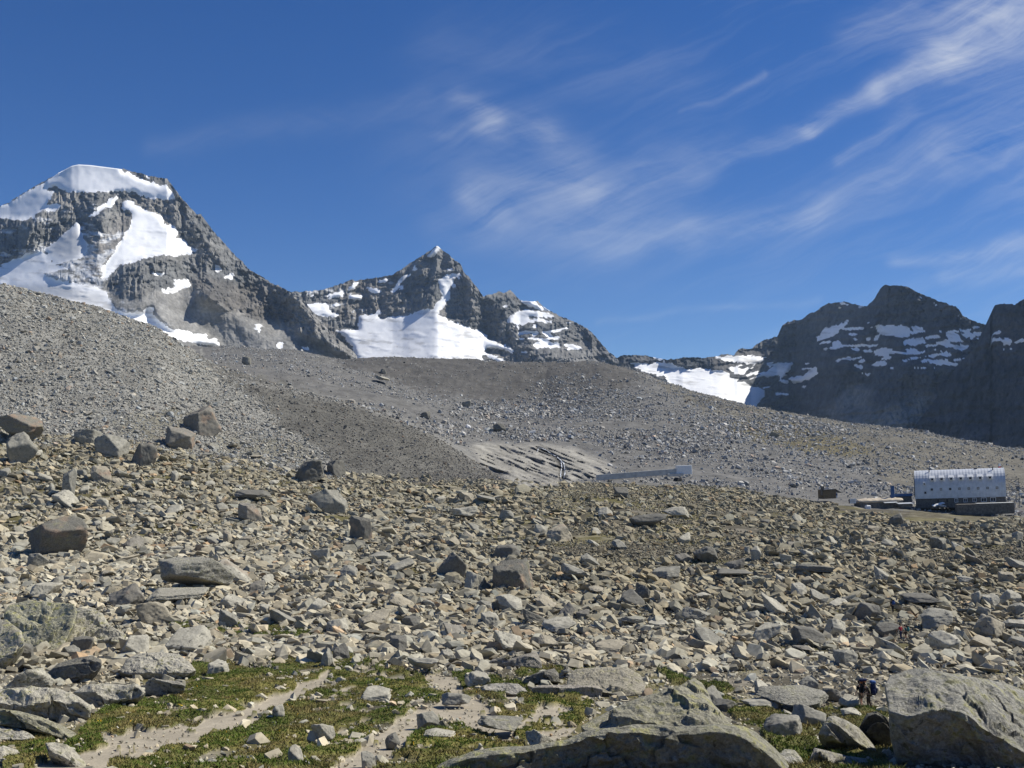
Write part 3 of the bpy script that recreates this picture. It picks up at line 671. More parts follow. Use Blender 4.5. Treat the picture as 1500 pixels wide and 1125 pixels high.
# boulder field: from the meadow's far edge to the foot of the moraine
n = 98000
px = rs.uniform(-230, 1730, n); u = rs.rand(n); Y = np.sqrt(92**2 + u * (350**2 - 92**2))
ok = Y < knot_y(px, 7) + 6
px, Y = px[ok], Y[ok]
s = psize(rs, len(px), .42, 5.2, 1.85); s = s * np.clip(1 + .9 * fbm2((px - CX) / F * Y / 20, Y / 26, 3, 93), .5, 1.5); s = np.where(s > 2.6, 2.6 + (s - 2.6) * .35, s)
s = np.maximum(s, Y * .0022) * np.interp(Y, [90, 160, 350], [.85, 1.0, 1.0])
dens = fbm2((px - CX) / F * Y / 14, Y / 14, 3, 91)
ry = rows_of(px, Y)
front_hut = in_poly(px, ry, [(1225,722),(1500,722),(1510,752),(1460,764),(1330,764),(1290,752),(1225,752)])
drop = (dens < -.33) & (s < 1.6) & (Y > 170)
keep = ~drop & ~front_hut
px, Y, s = px[keep], Y[keep], s[keep]
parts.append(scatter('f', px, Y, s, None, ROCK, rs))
# the large broken slabs that lie over one another nearer by
n = 10500
px = rs.uniform(-200, 1700, n); Y = np.sqrt(88**2 + rs.rand(n) * (185**2 - 88**2)); s = psize(rs, n, 1.0, 3.3, 1.5) * np.clip(1 + .5 * fbm2((px - CX) / F * Y / 18, Y / 24, 3, 97), .6, 1.5)
gq_ = np.zeros(n, bool)
for pl in GRASS: gq_ |= in_poly(px, rows_of(px, Y), pl)
kp = ~gq_; px, Y, s = px[kp], Y[kp], s[kp]
for side in (px < 800, px >= 800):
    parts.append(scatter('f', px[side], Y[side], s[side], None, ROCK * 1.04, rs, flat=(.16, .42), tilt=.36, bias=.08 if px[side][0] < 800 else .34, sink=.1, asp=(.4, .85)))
n = 5200
px = rs.uniform(-200, 800, n); Y = np.sqrt(175**2 + rs.rand(n) * (318**2 - 175**2)); s = psize(rs, n, 1.3, 4.8, 1.5) * np.clip(1 + .5 * fbm2((px - CX) / F * Y / 22, Y / 30, 3, 98), .6, 1.5)
kp = (Y < knot_y(px, 7)) & (rs.rand(n) < np.clip(1.5 - px / 700, .25, 1)); px, Y, s = px[kp], Y[kp], s[kp]
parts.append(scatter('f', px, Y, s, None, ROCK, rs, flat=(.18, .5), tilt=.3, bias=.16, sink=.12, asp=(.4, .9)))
# small stones between them, nearer by
n = 60000
px = rs.uniform(-200, 1700, n); Y = np.sqrt(90**2 + rs.rand(n) * (215**2 - 90**2))
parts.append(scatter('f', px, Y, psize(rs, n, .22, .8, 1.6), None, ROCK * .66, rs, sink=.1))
# stones at the edges of the meadow and along the paths
n = 22000
px = rs.uniform(-150, 1650, n); Y = np.sqrt(40**2 + rs.rand(n) * (100**2 - 40**2)); ry = rows_of(px, Y)
gx, gy = warp(px, ry, 9, 22, 3)
ing = np.zeros(n, bool)
for pl in GRASS: ing |= in_poly(gx, gy, pl)
onp = np.zeros(n, bool)
for pl in PATHS: onp |= seg_dist(px, ry, pl) < .9
edge = np.zeros(n, bool)
for pl in PATHS: d_ = seg_dist(px, ry, pl); edge |= (d_ > .85) & (d_ < 1.7)
s = psize(rs, n, .14, 1.5, 1.5)
edge |= fbm2((px - CX) / F * Y / 1.3, Y / 1.9, 4, 79) > .22
keep = np.where(ing, (rs.rand(n) < np.where(edge, .75, np.where((px > 480) & (px < 900), .24, .09))), True)
keep &= ~(onp & (s > .22) & (rs.rand(n) < .96)); keep &= ~((Y < 62) & (s > .35) & ~ing) & ~((Y < 54) & (px > 600) & (px < 1130) & (s > .4)) & ~((Y < 54) & (px >= 1130) & (s > .9));  s = np.where(ing & ~edge, np.minimum(s, .8), np.minimum(s, 1.1))
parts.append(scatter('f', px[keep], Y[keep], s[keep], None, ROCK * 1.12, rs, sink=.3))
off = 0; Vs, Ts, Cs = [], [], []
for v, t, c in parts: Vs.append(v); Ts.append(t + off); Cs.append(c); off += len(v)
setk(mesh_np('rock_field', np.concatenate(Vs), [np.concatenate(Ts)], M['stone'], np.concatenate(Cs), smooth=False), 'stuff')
# left scree slope, dark slope, moraine plain, brown hillside
parts = []
n = 85000
px = rs.uniform(-230, 760, n); tt = rs.rand(n); Y = knot_y(px, 7) * (1 - tt) + (knot_y(px, 8) + 4) * tt; Y = Y - 8
ry = rows_of(px, Y)
jx, jy = warp(px, ry, 14, 45, 1); indk = in_poly(jx + rs.randn(len(px)) * 14, jy + rs.randn(len(px)) * 8, DK)
insc = ~indk & (px < 520)
keep = np.where(insc, True, indk & (rs.rand(n) < .45))
s = psize(rs, n, .38, 3.0, 2.5); s = np.where(insc, s, np.minimum(s * .8, 1.5)) * np.interp(px, [0, 500], [1.0, .9])
px, Y, s, insc = px[keep], Y[keep], s[keep], insc[keep]
parts.append(scatter('s', px[insc], Y[insc], s[insc], None, [.32, .315, .285], rs, flat=(.25, .6)))
parts.append(scatter('s', px[~insc], Y[~insc], s[~insc], None, [.19, .18, .16], rs))
n = 150000
px = rs.uniform(250, 1720, n); k0, k1 = knot_y(px, 7) + 8, knot_y(px, 12); Y = np.sqrt(k0**2 + rs.rand(n) * (k1**2 - k0**2)); ry = rows_of(px, Y)
vis = in_poly(px, ry, [(310,500),(310,545),(430,580),(560,610),(640,645),(760,706),(900,712),(1050,720),(1200,745),(1350,760),(1720,820),(1720,640),(1400,620),(1000,540),(500,500)])
blocky = in_poly(*warp(px, ry, 20, 50, 6), [(600,610),(700,590),(840,545),(960,560),(1080,600),(1180,610),(1260,640),(1120,640),(1060,660),(980,680),(860,650),(760,640),(660,640)])
md = in_poly(px, ry, MD); 
p_ = np.where(blocky, 1.0, np.where(md, .12, .4))
p_ = p_ * np.clip(.75 + 1.4 * fbm2((px - CX) / F * Y / 60, Y / 60, 3, 95), .05, 1)
slab_ = in_poly(px, ry, ROCKPOLY)
keep = vis & (rs.rand(n) < np.where(slab_, .12, p_))
s = psize(rs, n, .55, 4.6, 2.35) * np.where(blocky, 1.1, .85); s = np.maximum(s, Y * .0011)
px, Y, s, md, blocky = px[keep], Y[keep], s[keep], md[keep], blocky[keep]
parts.append(scatter('s', px, Y, s, None, [.35, .345, .325], rs, flat=(.45, .9), var=.3))
off = 0; Vs, Ts, Cs = [], [], []
for v, t, c in parts: Vs.append(v); Ts.append(t + off); Cs.append(c); off += len(v)
setk(mesh_np('scree', np.concatenate(Vs), [np.concatenate(Ts)], M['stone'], np.concatenate(Cs), smooth=False), 'stuff')

# ------------------------------------------------------------------ single boulders
_ico = {}
def ico(sub):
    if sub not in _ico:
        bm = bmesh.new(); bmesh.ops.create_icosphere(bm, subdivisions=sub, radius=1); bm.verts.index_update()
        _ico[sub] = (np.array([v.co[:] for v in bm.verts]), np.array([[v.index for v in f.verts] for f in bm.faces])); bm.free()
    return _ico[sub]

def poly_rock(seed, sub, box, yaw, tilt, p=55, rough=.05):
    """an angular block: smooth minimum of random cutting planes, then weathered by noise"""
    r = RS(seed); D, T = ico(sub); D = D / np.linalg.norm(D, axis=1)[:, None]
    N, hh = [], []
    for ax in range(3):
        for sg in (-1, 1):
            v = np.zeros(3); v[ax] = sg; v = v + r.randn(3) * .3; N.append(v / np.linalg.norm(v)); hh.append(r.uniform(.85, 1.0))
    for i in range(10):
        v = r.randn(3); v /= np.linalg.norm(v); N.append(v); hh.append(np.abs(v).sum() * r.uniform(.5, .8))
    N, hh = np.array(N), np.array(hh)
    q = np.maximum(D @ N.T, 1e-4) / hh
    rad = (q ** p).sum(1) ** (-1 / p)
    P = D * rad[:, None]
    n = fbm3(P + seed % 97, 1.6, 3, seed % 1000) * rough * 1.3 + fbm3(P + seed % 89, 5.5, 4, seed % 777, .6) * rough * 1.0
    P = P * (1 + n)[:, None] * np.array(box)
    R = rotm(np.array([yaw]), np.array([tilt[0]]), np.array([tilt[1]]))[0]
    return P @ R.T, T

def rock_cols(P, base, seed, rust=0.0, lich=0.0):
    r = RS(seed); n = fbm3(P, .55, 3, seed % 500)
    c = np.asarray(base)[None] * (1 + .16 * n)[:, None]
    if rust:
        w = np.clip(fbm3(P, .5, 2, seed % 300) * 2.2 + rust * 1.0 - .8 + .9 * (P[:, 0] - P[:, 0].mean()) / (np.ptp(P[:, 0]) + 1e-6), 0, 1)[:, None]
        c = c * (1 - w) + np.array([.30, .225, .165]) * w
    li = np.clip(lich + .6 * n, 0, 1) if lich else np.zeros(len(P))
    return np.clip(c, .03, .7), li

hero_boxes = []
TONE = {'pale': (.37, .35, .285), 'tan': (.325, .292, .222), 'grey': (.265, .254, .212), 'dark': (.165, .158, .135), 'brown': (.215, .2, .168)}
def place_rock(x0, y0, x1, y1, tone, seed, yaw=None, shape='block', rust=0, sub=4, lich=0.0, Y=None, rough=.075):
    r = random.Random(seed)
    cx = (x0 + x1) / 2; 
    if Y is None: Y = ground_at(cx, y1 + .06 * (y1 - y0))
    box = {'block': (1, .85, .8), 'slab': (1, .8, .3), 'tilt': (1, .8, .35), 'upright': (.55, .5, 1), 'wedge': (1, .8, .75), 'dome': (1, .9, .6)}[shape]
    yw = r.uniform(0, 6.28) if yaw is None else math.radians(yaw)
    tl = {'slab': (r.gauss(.12, .1), r.gauss(.1, .12)), 'tilt': (r.gauss(.3, .15), r.gauss(.5, .15)), 'wedge': (r.gauss(.3, .15), r.gauss(.25, .2))}.get(shape, (r.gauss(0, .12), r.gauss(0, .12)))
    P, T = poly_rock(seed, sub, box, yw, tl, rough=rough, p=24 if shape == 'dome' else 90)
    w = (x1 - x0) / F * Y; hv = (y1 - y0) / F * Y
    ex = np.ptp(P[:, 0]); P[:, :2] *= w / ex
    if shape in ('slab', 'tilt'): P[:, 1] *= 1.0
    hz = hv * 1.3; Pz = P[:, 2]; ez = np.ptp(Pz)
    top_tilt = .22 * np.ptp(P[:, 1]) if shape == 'slab' else 0     # a flat top seen from above shows some of its depth
    P[:, 2] = Pz * (max(hz - top_tilt, .45 * hz) / ez)
    # centre so that the projected outline sits in its place
    Yc = Y + .25 * np.ptp(P[:, 1])
    X0 = (cx - CX) / F * Yc
    row = HY - (P[:, 2]) / (Yc + P[:, 1]) * F
    off_z = (HY - y0) / F * Yc
    zt = np.max(P[:, 2] / (Yc + P[:, 1])) * Yc
    for _ in range(3):
        zt = np.max((P[:, 2] + off_z - zt) / (Yc + P[:, 1])) * Yc - off_z + zt
    base = np.array([X0, Yc, off_z - zt])
    o_c, li = rock_cols(P + base, np.array(TONE[tone]) * r.uniform(.92, 1.08), seed, rust, lich)
    o = mesh_np('boulder', P, [T], M['lichen_rock'] if lich else M['rock'], o_c, smooth=True, extra={'lichen': li} if lich else None)
    # gives crisp facets to the broken faces
    o.location = base
    hero_boxes.append((x0, y0, x1, y1))
    return o

def facet(x, y, seed):
    """cells with a plane each: a broken, jointed face"""
    x0, y0 = np.floor(x), np.floor(y); best = np.full(x.shape, 9.); val = np.zeros(x.shape); z = np.zeros_like(x0)
    for i in (-1, 0, 1):
        for j in (-1, 0, 1):
            cx, cy = x0 + i, y0 + j
            fx = cx + _h(cx, cy, z, seed); fy = cy + _h(cx, cy, z, seed + 1)
            d = (x - fx) ** 2 + (y - fy) ** 2
            v = (_h(cx, cy, z, seed + 2) - .5) * 1.8 * (x - fx) + (_h(cx, cy, z, seed + 3) - .5) * 1.8 * (y - fy) + (_h(cx, cy, z, seed + 4) - .5) * .45
            m = d < best; best = np.where(m, d, best); val = np.where(m, v, val)
    return val
# traced outlines of the largest blocks
def outline_rock(outline, lip, Yl, slope, under, thick, seed, base, edge=1.2, rough=.25, lich=.5, K=260, Rn=70, top_rough=1.0, backslope=.3, rust=0, fct=.55):
    r = RS(seed); poly = np.asarray(outline, float); c = np.array([(poly[:, 0].min() + poly[:, 0].max()) / 2, (poly[:, 1].min() + poly[:, 1].max()) / 2])
    th = np.linspace(0, 2 * np.pi, K, endpoint=False); R = np.zeros(K); d = np.stack([np.cos(th), np.sin(th)], -1)
    for i in range(len(poly)):
        a, b_ = poly[i] - c, poly[(i + 1) % len(poly)] - c; e = b_ - a
        den = d[:, 0] * e[1] - d[:, 1] * e[0]
        with np.errstate(divide='ignore', invalid='ignore'):
            t = (a[0] * e[1] - a[1] * e[0]) / den; u = (a[0] * d[:, 1] - a[1] * d[:, 0]) / den
        okk = (t > 0) & (u >= -1e-6) & (u <= 1 + 1e-6); R = np.where(okk, np.maximum(R, np.where(okk, t, 0)), R)
    R = R * (1 + .018 * fbm2(th * 14 / 6.28 * 3, th * 0, 4, seed, .7))
    rho = 1 - (1 - np.linspace(0, 1, Rn)) ** 1.3
    PX = c[0] + rho[None, :] * R[:, None] * d[:, :1]; PY = c[1] + rho[None, :] * R[:, None] * d[:, 1:]
    if Yl is None: Yl = ground_at(c[0], poly[:, 1].max() - .06 * np.ptp(poly[:, 1]))
    mpp = Yl / F
    lx = [p_[0] for p_ in lip]; ly = np.interp(PX, lx, [p_[1] for p_ in lip]); ly = blur(np.interp(np.arange(-800, 2400), lx, [p_[1] for p_ in lip]), 7.0)[np.clip(PX + 800, 0, 3199).astype(int)]
    dz_s = (ly - PY) * mpp
    dz = dz_s + .3 * fbm2(PX * mpp / 1.2, PY * mpp / 1.2 + seed, 4, seed + 2)
    sl = 1 / math.tan(math.radians(slope))
    d_f = Yl + np.where(dz_s > 0, dz_s * sl, -dz_s * under)
    d_f = d_f + edge * (1 - np.sqrt(np.clip(1 - rho[None, :] ** 5, 0, 1)))
    X0 = (PX - CX) * mpp; Z0 = np.where(dz > 0, dz / math.sin(math.radians(slope)), dz)
    nn = rough * (fbm2(X0 / 1.6, Z0 / 1.1, 4, seed + 3, .55) + .55 * fbm2(X0 / .45, Z0 / .33, 3, seed + 4)) + rough * 1.2 * (ridged2(X0 / 3.5 + .4 * Z0, Z0 / 2.5, 3, seed + 5) - .5) + fct * facet(X0 / 2.6 + .3 * fbm2(X0 / 1.2, Z0 / 1.2, 3, seed + 8), (Z0 + .35 * X0) / 1.7 + .3 * fbm2(X0 / 1.2 + 7, Z0 / 1.2, 3, seed + 9), seed + 6)
    topw = np.clip(dz / .25 + .5, 0, 1)
    d_f = d_f + nn * (1 - topw) * (1 - rho[None, :] ** 10)
    d_b = d_f + thick * np.sqrt(np.clip(1 - rho[None, :] ** 3, 0, 1))
    def P3d(D_): return np.stack([(PX - CX) / F * D_, D_, (HY - PY) / F * D_], -1)
    A, B = P3d(d_f), P3d(d_b)
    A[..., 2] += nn * .75 * top_rough * topw * (1 - rho[None, :] ** 8)
    B[..., 2] -= backslope * (d_b - d_f)
    V_ = np.concatenate([A.reshape(-1, 3), B.reshape(-1, 3)])
    i_ = np.arange(K * Rn).reshape(K, Rn); j_ = np.roll(i_, -1, 0)
    f1 = np.stack([i_[:, :-1], i_[:, 1:], j_[:, 1:], j_[:, :-1]], -1).reshape(-1, 4)
    f2 = f1[:, ::-1] + K * Rn
    rim = np.stack([i_[:, -1], i_[:, -1] + K * Rn, j_[:, -1] + K * Rn, j_[:, -1]], -1)
    cc = V_.mean(0); Vl = V_ - cc
    col_, li = rock_cols(V_, base, seed, rust, lich)
    o = mesh_np('boulder', Vl, [f1, f2, rim], M['lichen_rock'], col_, extra={'lichen': li})
    o.location = cc; hero_boxes.append((poly[:, 0].min(), poly[:, 1].min(), poly[:, 0].max(), poly[:, 1].max()))
    return o

LM = []     # landmarks: (x, y, short name)
def lm(o, x, y, label, short=None):
    setk(o, None, label, 'boulder', 'boulders of the rock field')
    if short: LM.append((x, y, short))
    return o
PALE, GREYG = (.41, .385, .315), (.29, .275, .23)
lm(outline_rock([(1296,1002),(1306,990),(1325,982),(1345,977),(1385,985),(1425,992),(1470,1000),(1530,1022),(1600,1060),(1640,1150),(1560,1190),(1420,1175),(1350,1150),(1314,1118),(1302,1060)],
   [(1290,1038),(1310,1045),(1330,1050),(1352,1043),(1370,1040),(1395,1040),(1415,1045),(1440,1066),(1470,1085),(1500,1103),(1560,1135),(1640,1165)], 44.5, 24, .42, 7, 501, (.285, .275, .235), edge=.7, rough=.3, lich=.35, K=520, Rn=170, top_rough=1.4, fct=.4), 1400, 1050, 'huge speckled grey boulder right of the two backpackers, its top lit and its underside dark', 'the huge speckled boulder')
lm(outline_rock([(850,1064),(875,1050),(905,1034),(935,1022),(965,1014),(1000,1003),(1016,993),(1028,1000),(1036,1012),(1044,1030),(1058,1045),(1072,1062),(1060,1085),(960,1090),(870,1085)],
   [(845,1072),(880,1072),(920,1066),(1000,1066),(1072,1070)], 49, 27, .05, 5, 502, (.275, .262, .20), edge=.5, rough=.3, lich=.55, K=420, Rn=130), 960, 1035, 'lichen-spotted pointed boulder with a little cairn standing on its near edge', 'the pointed lichen boulder')
lm(outline_rock([(615,1140),(650,1116),(690,1101),(730,1094),(780,1092),(830,1083),(850,1074),(872,1068),(900,1066),(935,1061),(1000,1064),(1050,1060),(1085,1063),(1108,1072),(1128,1090),(1146,1108),(1160,1130),(1150,1190),(900,1215),(650,1190)],
   [(600,1150),(690,1110),(760,1101),(830,1092),(872,1078),(935,1072),(960,1078),(1000,1082),(1050,1076),(1085,1080),(1110,1092),(1160,1140)], 43, 24, .25, 6, 503, (.26, .25, .195), edge=.4, rough=.34, lich=.62, K=520, Rn=170), 930, 1110, 'broad dark-fronted boulder along the bottom edge, below the pointed lichen boulder', 'the broad dark-fronted boulder')
lm(outline_rock([(5,900),(12,887),(40,879),(80,882),(108,885),(113,893),(109,915),(100,932),(88,958),(60,962),(30,950),(12,930)],
   [(0,962),(40,958),(90,950),(120,930)], None, 38, .1, 7, 504, (.36, .345, .25), edge=.6, rough=.2, lich=.8, K=320, Rn=90, fct=.9), 60, 915, 'broad sloping boulder covered in yellow-green lichen near the left edge', 'the yellow lichen boulder')
lm(outline_rock([(-40,930),(-10,906),(10,908),(32,925),(36,945),(20,965),(0,985),(-40,990)], [(-40,975),(0,965),(40,945)], None, 34, .1, 5, 530, (.38, .355, .275), edge=.5, rough=.2, lich=.6, fct=.7), 5, 945, 'pale lichen-flecked slab cut by the left edge, below the yellow lichen boulder')
lm(outline_rock([(98,915),(112,893),(130,891),(150,898),(160,915),(185,930),(176,948),(140,955),(105,950),(92,935)], [(85,955),(130,945),(160,940),(190,938)], None, 30, .1, 5, 531, (.41, .385, .31), edge=.5, rough=.2, lich=.35, fct=.9), 140, 925, 'pale cracked slope of rock joined to the right of the yellow lichen boulder')
lm(outline_rock([(66,988),(85,972),(110,964),(135,960),(148,966),(149,974),(143,982),(128,992),(100,1002),(80,1000)],
   [(60,985),(90,976),(120,972),(150,970)], None, 22, -.35, 3.5, 505, (.19, .18, .15), edge=.5, rough=.1, lich=.1), 108, 980, 'dark slanted slab leaning over the white rubble, below the yellow lichen boulder', 'the dark leaning slab')
lm(outline_rock([(175,985),(185,965),(205,957),(235,955),(262,958),(278,970),(287,982),(272,992),(245,998),(205,996)], [(170,990),(200,985),(240,988),(290,985)], None, 30, .1, 4, 506, PALE, edge=.7, rough=.22, lich=.2), 230, 975, 'whitish rough boulder with a speckled dark patch at the left end of the turf', 'the whitish rough boulder')
lm(outline_rock([(212,1018),(213,1000),(222,993),(240,996),(262,998),(272,1003),(270,1012),(252,1019),(232,1022)], [(210,998),(225,996),(250,1000),(275,1006)], None, 30, .05, 2.2, 507, GREYG, edge=.4, rough=.08, lich=0.1), 242, 1008, 'grey squared block with a dark left face sitting in the turf edge')
lm(outline_rock([(108,1014),(125,1003),(150,1001),(180,1003),(207,1006),(214,1014),(205,1022),(175,1029),(150,1036),(138,1038),(125,1028)], [(105,1016),(125,1012),(150,1018),(165,1026),(215,1018)], None, 30, .1, 2.6, 508, PALE, edge=.5, rough=.16, lich=.15), 165, 1018, 'pale cracked slab at the upper left corner of the turf', 'the pale cracked slab')
lm(outline_rock([(-30,1012),(0,1010),(40,1006),(85,1008),(115,1020),(135,1035),(130,1052),(110,1062),(70,1058),(30,1052),(-30,1046)], [(-30,1030),(20,1030),(60,1024),(90,1028),(140,1045)], None, 32, .2, 4, 509, PALE, edge=.7, rough=.4, lich=.3), 55, 1030, 'pale jumbled block with dark hollows in its front, left of the turf', 'the hollowed pale block')
lm(outline_rock([(-30,1042),(0,1038),(30,1042),(60,1050),(90,1062),(113,1075),(106,1084),(98,1085),(70,1076),(40,1068),(0,1062),(-30,1060)], [(-30,1040),(0,1041),(40,1049),(70,1062),(98,1080),(115,1080)], None, 25, -.25, 2.4, 510, (.29, .275, .20), edge=.3, rough=.12, lich=.6), 55, 1062, 'long lichen-topped slab with a dark overhanging face, lying down to the turf', 'the long lichen slab')
lm(outline_rock([(-30,1070),(0,1062),(25,1066),(45,1075),(56,1084),(40,1087),(0,1086),(-30,1088)], [(-30,1082),(60,1084)], None, 24, .1, 2, 511, PALE, edge=.3, rough=.1, lich=.5), 15, 1075, 'flat pale slab in the turf under the long lichen slab')
lm(outline_rock([(-20,1100),(5,1092),(25,1098),(35,1110),(44,1130),(40,1140),(20,1140),(-20,1120)], [(-20,1106),(10,1110),(30,1128),(50,1140)], None, 26, .0, 2, 512, PALE, edge=.3, rough=.12, lich=.1), 10, 1110, 'pale reddish-edged slab in the bottom left corner')
lm(outline_rock([(66,1088),(80,1087),(98,1092),(110,1102),(125,1118),(135,1140),(118,1140),(105,1128),(90,1115),(72,1106)], [(60,1096),(75,1102),(95,1112),(120,1135),(140,1140)], None, 26, -.1, 1.5, 513, PALE, edge=.25, rough=.08, lich=0.1), 95, 1105, 'narrow pale slab slanting down beside the start of the footpath')
lm(outline_rock([(1205,1062),(1213,1050),(1222,1048),(1240,1055),(1258,1066),(1274,1084),(1286,1100),(1290,1106),(1275,1104),(1262,1094),(1240,1092),(1210,1086),(1198,1076)], [(1195,1066),(1215,1056),(1235,1068),(1250,1084),(1268,1096),(1290,1104)], None, 38, .1, 3, 514, (.32, .305, .26), edge=.4, rough=.14, lich=.15), 1240, 1078, 'wedge-shaped boulder with a bright sloping top in front of the huge speckled boulder', 'the bright-topped wedge')
lm(outline_rock([(1180,1130),(1186,1112),(1192,1095),(1205,1098),(1240,1107),(1270,1111),(1292,1120),(1310,1140),(1300,1160),(1200,1160)], [(1180,1118),(1192,1108),(1215,1112),(1240,1122),(1290,1132),(1320,1150)], None, 26, .05, 2.5, 515, (.27, .255, .215), edge=.4, rough=.16, lich=.2), 1240, 1120, 'low pale-topped block on the bottom edge below the bright-topped wedge')
lm(outline_rock([(1136,1122),(1140,1104),(1150,1097),(1164,1099),(1174,1110),(1182,1128),(1190,1145),(1140,1150)], [(1130,1140),(1190,1148)], None, 40, .1, 1.5, 516, (.36, .345, .30), edge=.3, rough=.16, lich=.1), 1160, 1115, 'whitish striped rock wedged at the right end of the broad dark-fronted boulder')
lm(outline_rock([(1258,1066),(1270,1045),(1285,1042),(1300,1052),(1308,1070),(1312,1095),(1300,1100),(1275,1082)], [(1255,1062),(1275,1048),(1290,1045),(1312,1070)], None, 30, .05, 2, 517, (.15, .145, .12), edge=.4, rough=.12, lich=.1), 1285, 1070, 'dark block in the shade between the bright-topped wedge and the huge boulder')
lm(outline_rock([(828,1012),(832,992),(842,980),(880,977),(920,978),(938,988),(945,1005),(946,1016),(920,1024),(880,1022),(850,1020)], [(820,1010),(860,1010),(885,1014),(950,1020)], None, 22, .05, 3, 518, (.30, .275, .215), edge=.6, rough=.16, lich=.2), 888, 1000, 'broad tan flat-topped slab behind the pointed lichen boulder', 'the broad tan slab')
lm(outline_rock([(778,1008),(790,1004),(830,1003),(876,1005),(884,1010),(880,1022),(860,1021),(800,1017),(780,1014)], [(775,1008),(830,1008),(880,1009),(890,1012)], None, 20, -.1, 1.6, 519, (.33, .30, .25), edge=.25, rough=.06, lich=0.05), 830, 1012, 'long low straight-edged slab on the turf, in front of the broad tan slab', 'the long straight-edged slab')
lm(outline_rock([(703,1006),(715,1002),(740,1000),(760,1002),(772,1012),(776,1018),(760,1021),(730,1016),(708,1013)], [(700,1010),(776,1018)], None, 34, .1, 1.6, 520, (.37, .35, .30), edge=.3, rough=.12, lich=.1), 738, 1010, 'whitish humped slab left of the long straight-edged slab')
lm(outline_rock([(714,972),(722,965),(745,966),(770,958),(786,954),(793,968),(794,980),(775,981),(750,978),(725,981)], [(712,970),(740,966),(770,960),(785,962),(796,978)], None, 22, -.15, 4, 521, (.27, .25, .21), edge=.4, rough=.12, lich=0.05), 755, 968, 'long slab with a dark hollow underside at the far edge of the turf', 'the dark hollow slab')
lm(outline_rock([(762,1003),(770,992),(790,984),(812,979),(818,986),(820,1000),(800,1000),(775,1006)], [(755,998),(780,988),(815,982),(822,1000)], None, 30, -.1, 1.8, 522, (.2, .19, .16), edge=.35, rough=.1, lich=0.05), 790, 992, 'dark slanted block left of the dark cairn')
